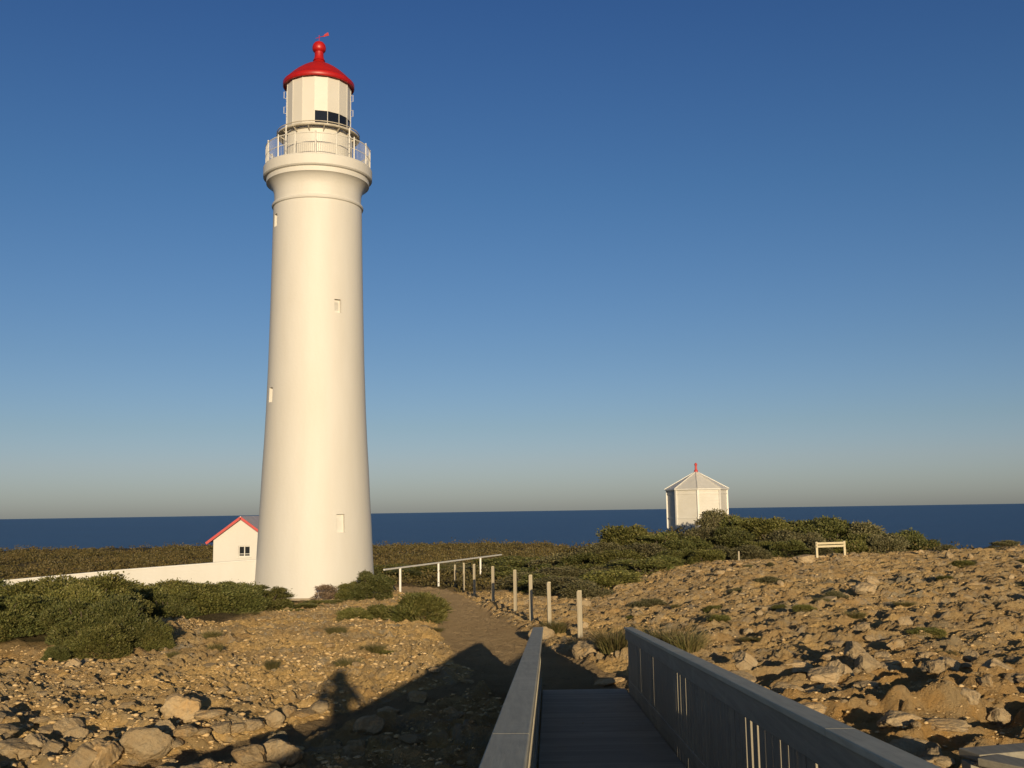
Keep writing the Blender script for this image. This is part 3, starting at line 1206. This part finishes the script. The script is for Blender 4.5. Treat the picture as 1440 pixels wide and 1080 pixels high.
make_barrier()
p = at(1039, 789, 46)
root = thing('marker_stake', 'short pale wooden stake standing in the rubble below the white hut', 'stake', (p.x, p.y, gz(p.x, p.y)))
q = MB()
q.bar((0, 0, -.3), (.01, 0, max(.4, p.z - gz(p.x, p.y))), .07, .07, (0, 1, 0))
q.build('stake_shaft', M['post'], root, bevel=.006)


# ------------------------------------------------------------------ rocks
def ico(sub):
    import bmesh
    bm = bmesh.new()
    bmesh.ops.create_icosphere(bm, subdivisions=sub, radius=1)
    v = np.array([x.co[:] for x in bm.verts])
    f = np.array([[x.index for x in fc.verts] for fc in bm.faces])
    bm.free()
    return v, f


def rock_mesh(name, seed, mat, sub=5, flat=.6):
    v, f = ico(sub)
    r = np.random.default_rng(seed)
    # chop by random planes for facets, then roughen
    for _ in range(11):
        n = r.normal(size=3)
        n /= np.linalg.norm(n)
        d = r.uniform(.55, .85)
        k = v @ n
        v = v - np.outer(np.maximum(0, k - d) * .93, n)
    s = np.array([1, r.uniform(.7, .95), flat * r.uniform(.85, 1.1)])
    nrm = v / np.linalg.norm(v, axis=1, keepdims=True)
    h = fbm(v[:, 0] * 2.2 + v[:, 2] * 1.7 + seed, v[:, 1] * 2.2 - v[:, 2] * 1.3, 5, seed, .6)
    f1, f2, c = worley(v[:, 0] * 2.4 + v[:, 2] * 1.1 + 5, v[:, 1] * 2.4 + v[:, 2] * 1.9, seed)
    p1_, p2_, c4 = worley(v[:, 0] * 5.2 + v[:, 2] * 2.1 + seed, v[:, 1] * 5.2 - v[:, 2] * 2.6, seed + 2)
    h2 = fbm(v[:, 0] * 7 + v[:, 2] * 5.3, v[:, 1] * 7 - v[:, 2] * 4.1, 4, seed + 5, .65)
    v = v + nrm * (.16 * h + .10 * (c - .5) * sst(.02, .16, f2 - f1) + .045 * h2 - .055 * (c4 > .55) * sst(.45, .1, p1_))[:, None]
    v = v * s
    v[:, 2] -= v[:, 2].min() * .55
    return npmesh(name, v, f, mat, True)


ROCKS = [rock_mesh('rock', 40 + i, M['rock'] if i % 3 else M['rock_or'], 5, (.62, .40, .75, .30, .62, .45, .34, .5)[i]) for i in range(8)]


def place_rock(name, label, x, y, size, group=None, i=None, cat='rock', sink=.2, z=None):
    o = link(name, ROCKS[random.randrange(8) if i is None else i])
    o.scale = (size / 2 * random.uniform(.9, 1.15), size / 2 * random.uniform(.85, 1.1), size / 2 * random.uniform(.85, 1.15))
    o.rotation_euler = (random.uniform(-.15, .15), random.uniform(-.15, .15), random.uniform(0, 6.28))
    o.location = (x, y, (gz(x, y) if z is None else z) - sink * size * .35)
    return tag(o, label, cat, group)


def onz(px, py):
    """where a photo point meets the ground"""
    d = ray(px, py)
    t = .004
    P = None
    Y = 8 * 1.003 ** np.arange(700)
    X, Z = d[0] * Y / d[1], ZC + d[2] * Y / d[1]
    k = int(np.argmax(Z < ground(X, Y)))
    return float(X[k]), float(Y[k])


for px, py, wpx in [(150, 1078, 60), (205, 1062, 55), (236, 1050, 48), (262, 1040, 36), (285, 1036, 30), (312, 1030, 30), (334, 1030, 26), (356, 1026, 38),
                    (386, 1022, 30), (408, 1014, 26), (428, 1010, 34), (448, 1006, 26), (300, 1012, 44), (118, 1085, 50), (258, 1015, 60)]:
    x, y = onz(px, py)
    place_rock('edging_stone', 'sunlit tan stone in the row edging the dirt track', x, y, wpx * y / F * 1.2, 'stones edging the dirt track', None, 'stone', -.1)
x, y = onz(398, 1074)
place_rock('boulder', 'rounded ochre boulder below the dirt track, right of its twin', x, y, .5, None, 2, 'boulder', -.1)
x, y = onz(350, 1078)
place_rock('boulder', 'rounded ochre boulder below the dirt track, left of its twin', x, y, .5, None, 0, 'boulder', -.1)
x, y = onz(312, 1092)
place_rock('boulder', 'small pale boulder at the bottom edge below the dirt track', x, y, .25, None, 4, 'boulder')
x, y = onz(862, 962)
place_rock('boulder', 'ochre boulder beside the right post at the boardwalk end', x, y, .62, None, 3, 'boulder', 0)
x, y = onz(1218, 836)
place_rock('boulder', 'pale orange rounded boulder on the stony slope below the barrier', x, y, .9, None, 5, 'boulder')
x, y = onz(1132, 790)
place_rock('boulder', 'pale pinkish boulder just left of the timber barrier', x, y, .95, None, 1, 'boulder')
x, y = onz(778, 846)
place_rock('rock_slab', 'flat pale stone slab behind the second timber post', x, y + 2, 1.15, None, 3, 'rock')
for px, py, s in [(520, 1030, .42), (548, 1000, .38), (590, 985, .45), (640, 1010, .3), (500, 1055, .3), (575, 1040, .35), (660, 960, .32), (610, 945, .3)]:
    x, y = onz(px, py)
    place_rock('shadowed_rock', 'low limestone rock lying in the shadow of the boardwalk', x, y, s, 'rocks in the boardwalk shadow')


def scatter(n, fn, name, label, group, smin, smax, seed, pw=2.2):
    r = random.Random(seed)
    k = tries = 0
    while k < n and tries < 6000:
        tries += 1
        x, y = fn(r)
        p1, p2 = path_masks(np.array([x]), np.array([y]))
        if p1[0] < 1.15 or p2[0] < 2.2 or heath_mask(np.array([x]), np.array([y]))[0] > .4:
            continue
        if -.5 < x - .0315 * y < 1.6 and y < 17.8:
            continue
        place_rock(name, label, x, y, smin + (smax - smin) * r.random() ** pw, group)
        k += 1


scatter(30, lambda r: ((lambda t: (1.25 - 3.2 * t + r.uniform(-.35, .35), 20.5 + 13 * t))(r.random())), 'edge_rock',
        'flat limestone rock along the right edge of the path below the timber posts', 'rocks at the path edge below the timber posts', .25, .7, 15, 1.4)
scatter(48, lambda r: ((lambda y: (r.uniform(-.52, -.02) * y, y))(r.uniform(10.5, 24))), 'limestone_rock',
        'tan limestone rock lying on the bare ground left of the boardwalk', 'loose rocks left of the boardwalk', .10, .40, 5, 2.6)
scatter(46, lambda r: ((lambda y: (r.uniform(-.50, -.2) * y, y))(r.uniform(10.6, 14.6))), 'lichen_rock',
        'grey-tan lichened rock in the rough ground at the lower left', 'rough rocks at the lower left', .16, .6, 25, 1.7)
scatter(150, lambda r: ((lambda y: (r.uniform(.16, .52) * y, y))(r.uniform(9.5, 19))), 'ochre_rock',
        'ochre limestone rock among the broken ledges right of the boardwalk', 'ledge rocks right of the boardwalk', .16, .75, 6, 1.9)
scatter(130, lambda r: ((lambda y: (r.uniform(.03, .52) * y, y))(r.uniform(19, 46))), 'slope_rock',
        'weathered limestone rock scattered on the stony slope at right', 'rocks on the stony slope at right', .18, .62, 8, 2.2)


def make_rubble():
    v, f = ico(1)
    N = 34000
    r = np.random.default_rng(3)
    y = 9 * (48 / 9) ** (r.random(N * 2) ** .9)
    x = r.uniform(-.55, .56, N * 2) * y
    x = np.where(r.random(N * 2) < .35, -np.abs(x), x)
    p1, p2 = path_masks(x, y)
    h = heath_mask(x, y)
    dens = fbm(x * .45, y * .45, 3, 51)
    ok = (p1 > 1.02) & (p2 > 1.05) & (h < .4) & (r.random(N * 2) < .45 + 1.3 * dens)
    ok &= ~((x - .0315 * y > -.3) & (x - .0315 * y < 1.4) & (y < 17.2))
    x, y = x[ok][:N], y[ok][:N]
    n = len(x)
    z = ground(x, y)
    s = (.007 + .035 * r.random(n) ** 5 + .00055 * y) * np.where(x > 0, .8, 1)
    rv = v[None] * (1 + .35 * r.normal(size=(n, len(v), 1)).clip(-1.2, 1.2)) * np.array([1, 1, .5])
    a = r.uniform(0, 6.28, n)
    ca, sa = np.cos(a)[:, None], np.sin(a)[:, None]
    X = (rv[:, :, 0] * ca * 1.25 - rv[:, :, 1] * sa) * s[:, None] + x[:, None]
    Y = (rv[:, :, 0] * sa * 1.25 + rv[:, :, 1] * ca) * s[:, None] + y[:, None]
    Z = rv[:, :, 2] * s[:, None] + z[:, None] + s[:, None] * .15
    V = np.stack([X, Y, Z], -1).reshape(-1, 3)
    Fc = (f[None] + (np.arange(n) * len(v))[:, None, None]).reshape(-1, 3)
    t = NT('rubble_stone')
    geo = t.n('ShaderNodeNewGeometry')
    k = t.n('ShaderNodeValToRGB')
    e = k.color_ramp.elements
    e[0].color, e[1].color = C(.50, .345, .16), C(.62, .45, .235)
    m_ = e.new(.5)
    m_.color = C(.55, .39, .19)
    t.l(geo.outputs['Random Per Island'], k.inputs[0])
    t.col(k.outputs[0])
    t.b.inputs['Roughness'].default_value = .95
    o = link('rubble', npmesh('rubble', V, Fc, t.m))
    o['kind'] = 'stuff'
    tag(o, 'small tan limestone rubble strewn over the bare ground', 'rubble')


make_rubble()


# ------------------------------------------------------------------ shrubs
def leaves(cent, dirs, size, r, slim=.42, up=.35):
    """one pointed quad per leaf"""
    n = len(cent)
    d = dirs + r.normal(size=(n, 3)) * .75
    d[:, 2] += up
    d /= np.linalg.norm(d, axis=1, keepdims=True)
    s = np.cross(d, r.normal(size=(n, 3)))
    s /= np.linalg.norm(s, axis=1, keepdims=True)
    L = (size * r.uniform(.6, 1.3, n))[:, None]
    W = L * slim
    a = cent
    b = cent + d * L * .5 + s * W
    c = cent + d * L
    e = cent + d * L * .5 - s * W
    V = np.stack([a, b, c, e], 1).reshape(-1, 3)
    return V, np.arange(n * 4).reshape(-1, 4)


def crown_mesh(name, seed, mat, n, size, lumps=11, slim=.42, spiky=0., flat=1.0):
    """unit shrub: about 1 wide (radius .5) and 1 high before scaling"""
    r = np.random.default_rng(seed)
    cs, rd = [], []
    for k in range(lumps):
        a = r.uniform(0, 6.28)
        q = r.random() ** .5 * .36
        rr = r.uniform(.09, .23)
        top = (1 - (q / .5) ** 2) ** .5
        cs.append((q * math.cos(a), q * math.sin(a), max(.08, r.uniform(.35, 1.0) * (top - rr) * flat)))
        rd.append(rr)
    cs, rd = np.array(cs), np.array(rd)
    li = r.choice(lumps, n, p=rd ** 2 / (rd ** 2).sum())
    d = r.normal(size=(n, 3))
    d[:, 2] = np.abs(d[:, 2]) * 1.0 - .35 * r.random(n)
    d /= np.linalg.norm(d, axis=1, keepdims=True)
    rad = rd[li] * (1 - .75 * r.random(n) ** 3) * (1 + .5 * fbm(d[:, 0] * 3 + li * 3.1, d[:, 1] * 3 + d[:, 2] * 2, 4, seed))
    rad = np.where(r.random(n) < .07, rad * r.uniform(1.05, 1.4, n), rad)
    zsc = np.array([1, 1, 1.15])
    cent = cs[li] + d * rad[:, None] * zsc
    # skirt of leaves down to the ground
    m = n // 5
    a = r.uniform(0, 6.28, m)
    q = .30 + .17 * r.random(m)
    sk = np.stack([q * np.cos(a), q * np.sin(a), .5 * r.random(m) ** 1.5 * (1 - (q - .3) * 3)], 1)
    sd = np.stack([np.cos(a), np.sin(a), .3 * np.ones(m)], 1)
    cent = np.concatenate([cent, sk])
    d = np.concatenate([d, sd])
    cent[:, 2] = np.maximum(cent[:, 2], .0)
    V, Fq = leaves(cent, d, size, r, slim, .35 + spiky)
    return npmesh(name, V, Fq, mat)


def stem_mesh(name, seed):
    r = random.Random(seed)
    q = MB()
    for k in range(9):
        a, t = r.uniform(0, 6.28), r.uniform(.12, .36)
        x, y = t * math.cos(a), t * math.sin(a)
        h = r.uniform(.5, .85)
        q.tube([(x * .15, y * .15, -.15), (x * .55, y * .55, h * .45), (x, y, h)], [.018, .012, .005], 5)
    me = bpy.data.meshes.new(name)
    me.from_pydata(q.v, [], q.f)
    me.materials.append(M['bark'])
    return me


STEMS = [stem_mesh('stem', 60 + i) for i in range(3)]
NEAR = [crown_mesh('foliage', 70 + i, (M['leaf'], M['leaf_dk'], M['leaf'], M['leaf_dk'])[i], 30000, .05, 20, .15, 1.0) for i in range(4)]
FAR = [crown_mesh('foliage', 80 + i, (M['leaf'], M['leaf_grey'], M['leaf_dk'], M['leaf_grey'], M['leaf_dk'])[i], 12000, .058, 16, .20, .8) for i in range(5)]
DRY = crown_mesh('foliage', 90, M['leaf_dry'], 2200, .12, 9, .10, .2)
SPIKE = crown_mesh('foliage', 91, M['leaf'], 9000, .13, 11, .075, .9)


def shrub(name, label, x, y, wd, ht, mesh, group=None, cat='shrub', zoff=-.06, rz=None):
    z = gz(x, y)
    root = thing(name, label, cat, (x, y, z + zoff), random.uniform(0, 6.28) if rz is None else rz, group)
    f = link('foliage', mesh, root)
    s = link('stem', random.choice(STEMS), root)
    # x/y scale on the parts keeps the thing itself unscaled
    k = random.uniform(.88, 1.14)
    f.scale = s.scale = (wd * k, wd / k, ht)
    return root


def shrub_at(name, label, px, Y, wd, ht, mesh, group=None, cat='shrub'):
    return shrub(name, label, (px - 720) / F * Y, Y, wd, ht, mesh, group, cat)


G1 = 'dense shrubs left of the lighthouse'
LSH = [(176, 22.3, 1.5, 1.15, 1, 'tallest dark green shrub at the front of the left thicket'),
       (128, 22.1, 1.6, .95, 3, 'spreading olive shrub left of the tallest one at the thicket front'),
       (150, 21.3, 1.3, .62, 2, 'low green shrub at the very front of the left thicket'),
       (188, 23.2, 1.3, .95, 0, 'olive shrub casting a dark shadow on the bare ground at the thicket front'),
       (376, 34.5, 2.1, .78, 0, 'low rounded shrub hiding the left foot of the lighthouse'),
       (325, 33.0, 2.3, 1.02, 1, 'shrub in front of the white wall, second from the lighthouse'),
       (268, 32.0, 2.6, 1.15, 2, 'wide olive shrub in front of the middle of the white wall'),
       (12, 22.8, 1.9, .95, 3, 'dark shrub at the left edge above the bare orange bank'),
       (-40, 22.0, 2.0, .95, 0, 'shrub cut by the left edge of the thicket front')]
for px, Y, wd, ht, i, lab in LSH:
    if lab:
        shrub_at('coastal_shrub', lab, px, Y, wd, ht, NEAR[i], G1)
for px, Y, wd, ht in [(80, 26, 3.0, 1.15), (15, 28, 3.4, 1.2), (-55, 27, 3.4, 1.3), (140, 26.5, 2.6, 1.22), (205, 31.5, 2.4, 1.2), (95, 30.5, 3.8, 1.22), (180, 31.5, 3.4, 1.25),
                      (245, 33.5, 2.8, 1.2), (20, 33.5, 4, 1.15), (-70, 33, 4, 1.4), (125, 35.5, 4, 1.12), (200, 36.5, 4, 1.1), (275, 37, 3.4, 1.0), (50, 38, 4.4, 1.0), (-40, 39, 4.6, 1.0), (310, 36.5, 2.4, .95),
                      (345, 37, 2.2, .8), (240, 30.8, 1.9, .95), (64, 23.6, 1.8, .95), (115, 24.2, 1.7, 1.05), (290, 34.2, 2.2, 1.0)]:
    shrub_at('coastal_shrub', 'dense olive-green shrub within the thicket left of the lighthouse', px, Y, wd, ht, NEAR[random.randrange(4)], G1)
shrub_at('small_shrub', 'low brownish bush at the right foot of the big front shrub', 222, 22.4, .95, .7, NEAR[2])
shrub_at('small_shrub', 'tiny dark green plant on the orange bank below the left thicket', 86, 20.6, .55, .36, NEAR[1])
shrub_at('tower_shrub', 'dark green shrub against the right side of the lighthouse base', 518, 40.2, 2.0, 1.2, NEAR[3])
shrub_at('tower_shrub', 'lower green shrub between the lighthouse base and the path', 500, 40.6, 1.6, .75, NEAR[2])
shrub_at('dry_bush', 'small dry twiggy bush in front of the lighthouse plinth', 458, 41.0, 1.1, .65, DRY)
shrub_at('path_shrub', 'bright olive upright shrub on the left edge of the path', 585, 27.8, 1.45, .86, SPIKE)
shrub_at('path_shrub', 'low spreading olive shrub left of the path shrub', 545, 28.4, 1.2, .5, SPIKE)
shrub_at('path_shrub', 'small flat olive shrub below the lighthouse, left of the path', 502, 28.2, .9, .42, SPIKE)
shrub_at('ground_plant', 'flat green plant on the bare ground above the long shadow', 535, 21.5, .9, .16, SPIKE, None, 'plant')

for px, Y, wd, ht in [(430, 36, 1.1, .16), (470, 33, 1.3, .18), (410, 33.5, .9, .18), (520, 31, 1.0, .2), (455, 38.5, 1.4, .22)]:
    shrub_at('ground_plant', 'low olive ground-hugging plant on the sandy slope below the lighthouse', px, Y, wd, ht, SPIKE, 'low plants on the slope below the lighthouse', 'plant')
G2 = 'shrubs on the hill around the white hut'
HILL = [(880, 57, 4.2, 1.9), (845, 56, 3.2, 1.2), (925, 55, 3.6, 1.2), (905, 51, 3.6, 1.15), (960, 52, 3.4, 1.1), (865, 50, 3.0, 1.1), (1005, 58, 3.0, 1.75), (1035, 57, 3.4, 1.5),
        (985, 54, 3.0, 1.2), (1025, 52, 3.2, 1.2), (1075, 56, 3.8, 1.5), (1085, 51.5, 3.0, 1.3), (1130, 57, 4.2, 1.6), (1120, 51, 3.0, 1.3), (1165, 54, 3.8, 1.5), (1180, 49.5, 2.6, .95),
        (1215, 53, 3.6, 1.6), (1250, 51.5, 3.4, 1.5), (1235, 49, 2.6, 1.1), (1285, 50, 2.6, 1.0), (1060, 49.5, 2.6, .9), (1000, 49.5, 2.4, .75), (945, 48.5, 2.6, .8), (880, 46.8, 2.6, .8), (930, 46.3, 2.2, .6), (985, 46.8, 2.4, .65), (1050, 47.2, 2.4, .7), (1100, 47.6, 2.4, .75), (845, 46, 2.6, .75), (820, 53, 3.4, .95), (1205, 50.5, 2.4, 1.3), (1145, 49.3, 2.2, 1.1)]
for k, (px, Y, wd, ht) in enumerate(HILL):
    wd, ht = wd * .82, ht * (1.12 if Y < 55 else 1.0)
    shrub_at('hill_shrub', 'grey-green wind-shaped shrub on the hill in front of the white hut', px, Y, wd, ht, FAR[k % 5], G2)
G3 = 'heath shrubs between the white handrail and the hill'
MID = [(820, 37.5, 2.2, .85), (790, 40, 2.6, .85), (850, 42, 3, .9), (900, 45, 3, .8), (760, 43, 2.6, .8), (735, 47, 3, .85), (800, 46, 3.2, .95), (840, 47, 3, 1.0), (770, 51, 3.4, .9), (720, 54, 3.4, .75),
       (690, 60, 4, .8), (650, 64, 4, .7), (600, 66, 4.5, .8), (560, 62, 4, .7), (740, 60, 4, .9), (790, 57, 3.6, 1.0), (640, 72, 4.5, .8), (545, 72, 4.5, .8), (700, 70, 4.5, .9), (850, 44, 2.4, .7), (880, 47.5, 2.6, .8)]
for k, (px, Y, wd, ht) in enumerate(MID):
    shrub_at('heath_shrub', 'low brownish-green heath shrub between the white handrail and the hill', px, Y, wd, ht, FAR[(k * 2 + 1) % 5], G3)
for px, Y, wd, ht, lab in [(1322, 45.5, .9, .45, 'pale grey-green bush on the skyline right of the hill'),
                           (1400, 45.5, 1.3, .4, 'low grey bush on the skyline at the right edge'),
                           (1165, 27.5, .8, .35, 'small olive bush on the stony slope below the boulder'),
                           (1075, 33, .9, .3, 'low dull bush on the middle of the stony slope'),
                           (905, 31, 1.0, .35, 'flat brown bush on the slope above the right handrail end')]:
    shrub_at('slope_bush', lab, px, Y, wd, ht, FAR[random.choice((1, 3))])


rb = random.Random(31)
for k in range(22):
    Y = rb.uniform(20, 44)
    px = rb.uniform(880, 1430)
    shrub_at('cushion_plant', 'small dull green cushion plant in the cracks of the stony slope', px, Y, rb.uniform(.35, .8), rb.uniform(.14, .26), FAR[rb.choice((0, 1, 3))],
             'cushion plants on the stony slope', 'plant')


def tuft_mesh(seed, n=260, h=1.0):
    r = np.random.default_rng(seed)
    a = r.uniform(0, 6.28, n)
    q = .42 * r.random(n) ** .6
    b = np.stack([q * np.cos(a), q * np.sin(a), np.zeros(n)], 1)
    lean = np.stack([np.cos(a), np.sin(a), np.zeros(n)], 1) * (q * .8 + .12 * r.random(n))[:, None] + r.normal(size=(n, 3)) * .06
    L = h * r.uniform(.45, 1.0, n)
    mid = b + lean * .4 + np.array([0, 0, 1.]) * (L * .6)[:, None]
    tip = b + lean * 1.15 + np.array([0, 0, 1.]) * L[:, None]
    s = np.cross(mid - b, r.normal(size=(n, 3)))
    s = s / np.linalg.norm(s, axis=1, keepdims=True) * .0075
    V = np.stack([b - s, b + s, mid + s * .8, mid - s * .8, tip - s * .1, tip + s * .1], 1).reshape(-1, 3)
    k = np.arange(n)[:, None] * 6
    Fq = np.concatenate([k + np.array([0, 1, 2, 3]), k + np.array([3, 2, 5, 4])])
    return npmesh('grass_tuft', V, Fq, M['grass'])


TUFTS = [tuft_mesh(5, 1100), tuft_mesh(6, 800)]


def tuft(label, px, Y, wd, ht, i=0, group=None):
    x = (px - 720) / F * Y
    o = link('grass_tuft', TUFTS[i])
    o.location = (x, Y, gz(x, Y) - .02)
    o.scale = (wd, wd, ht)
    o.rotation_euler = (0, 0, random.uniform(0, 6))
    return tag(o, label, 'grass tuft', group)


tuft('green grass tuft showing over the end of the right handrail', 925, 20.6, 1.0, .62)
tuft('smaller green grass tuft behind the right handrail, right of the larger tuft', 955, 19.8, .6, .40, 1)
tuft('dry grass tuft beside the ochre boulder at the boardwalk end', 858, 20.4, .75, .5, 1)
tuft('thin grass tuft in the rocks at the foot of the slim post', 775, 25.2, .5, .3)
rt = random.Random(12)
for k in range(26):
    Y = rt.uniform(17, 33)
    px = rt.choice((rt.uniform(200, 620), rt.uniform(900, 1420)))
    x = (px - 720) / F * Y
    tuft('short dry grass clump sprouting on the stony ground', px, Y, rt.uniform(.2, .45), rt.uniform(.10, .22), k % 2, 'dry grass clumps on the stony ground')


def make_heath():
    """low heath that covers the land behind the lighthouse to the cliff"""
    r = np.random.default_rng(17)
    N = 30000
    y = 43 * (185 / 43) ** (r.random(N) ** .8)
    x = r.uniform(-.75, .42, N) * (y + 12)
    h = heath_mask(x, y)
    cliff = np.interp(x, [-200, -60, 0, 5, 10, 15, 18, 24, 60, 200], [195, 185, 168, 160, 112, 78, 56, 49, 42, 20])
    p1, _ = path_masks(x, y)
    ok = (h > .45) & (y < cliff + 4) & (p1 > 1.3) & (r.random(N) < .42 + .9 * fbm(x * .14, y * .14, 4, 61))
    ok &= np.hypot(x + 8.5, y - 44.5) > 3.2
    ok &= ~((np.abs(x + 13) < 1.8) & (y > 49.5) & (y < 58))
    ok &= np.hypot(x - 11.43, y - 65) > 2.3
    x, y = x[ok], y[ok]
    n = len(x)
    z = ground(x, y)
    k = 34
    rad = (.22 + .75 * r.random(n) ** 2.5) * (1 + y / 260)
    hgt = rad * r.uniform(.4, .85, n)
    d = r.normal(size=(n, k, 3))
    d[:, :, 2] = np.abs(d[:, :, 2])
    d /= np.linalg.norm(d, axis=2, keepdims=True)
    cent = np.stack([x, y, z], 1)[:, None] + d * np.stack([rad, rad, hgt], 1)[:, None] * r.uniform(.5, 1, (n, k, 1))
    V, Fq = leaves(cent.reshape(-1, 3), d.reshape(-1, 3), .075 + .0008 * np.repeat(y, k), r, .4, .4)
    o = link('heath', npmesh('heath', V, Fq, M['heath']))
    o['kind'] = 'stuff'
    tag(o, 'brownish-green low coastal heath stretching to the sea', 'heath')


make_heath()


# ------------------------------------------------------------------ photographer (casts the figure shadow at left)
def make_person():
    fx, fy = .16, -.42
    fz = ZC - 1.60 + .0743 * .42 + .0
    me = bpy.data.meshes.new('person')
    V = [((0, 0, .95), .145), ((0, 0, 1.12), .15), ((0, .01, 1.32), .18), ((0, 0, 1.44), .10), ((0, .01, 1.52), .055), ((0, .03, 1.60), .088), ((0, .03, 1.68), .08),
         ((-.10, 0, .88), .10), ((-.11, .02, .50), .068), ((-.11, -.02, .09), .045), ((-.12, .14, .04), .038),
         ((.10, 0, .88), .10), ((.11, .02, .50), .068), ((.11, -.02, .09), .045), ((.12, .14, .04), .038),
         ((-.21, 0, 1.42), .08), ((-.34, .12, 1.36), .058), ((-.24, .27, 1.60), .048), ((-.17, .33, 1.64), .045),
         ((.21, 0, 1.42), .08), ((.28, .12, 1.30), .055), ((.08, .30, 1.55), .045), ((.0, .33, 1.62), .04)]
    E = [(0, 1), (1, 2), (2, 3), (3, 4), (4, 5), (5, 6), (0, 7), (7, 8), (8, 9), (9, 10), (0, 11), (11, 12), (12, 13), (13, 14),
         (3, 15), (15, 16), (16, 17), (17, 18), (3, 19), (19, 20), (20, 21), (21, 22)]
    me.from_pydata([v for v, _ in V], E, [])
    me.materials.append(M['cloth_d'])
    o = bpy.data.objects.new('person', me)
    COL.objects.link(o)
    o.location = (fx, fy, fz)
    sk = o.modifiers.new('skin', 'SKIN')
    for i, (_, r) in enumerate(V):
        sv = me.skin_vertices[0].data[i]
        sv.radius = (r, r)
        sv.use_root = i == 0
    ss = o.modifiers.new('sub', 'SUBSURF')
    ss.levels = ss.render_levels = 2
    tag(o, 'photographer in dark clothes standing on the boardwalk holding a camera', 'person')
    h = MB()
    prof = [(.02, 1.84), (.08, 1.825), (.125, 1.78), (.135, 1.68), (.125, 1.58), (.10, 1.52)]
    h.lathe(prof[::-1], 20)
    hr = h.build('hair', M['hair'], o, True)
    hr.location = (0, .0, 0)
    c = MB()
    c.box((0, 0, 0), (.11, .035, .065))
    co = c.build('compact_camera', M['black'], None, bevel=.006)
    co.location = (fx - .16 + -.0, -.062, ZC)
    tag(co, 'small black compact camera in the hands of the photographer', 'camera')


make_person()
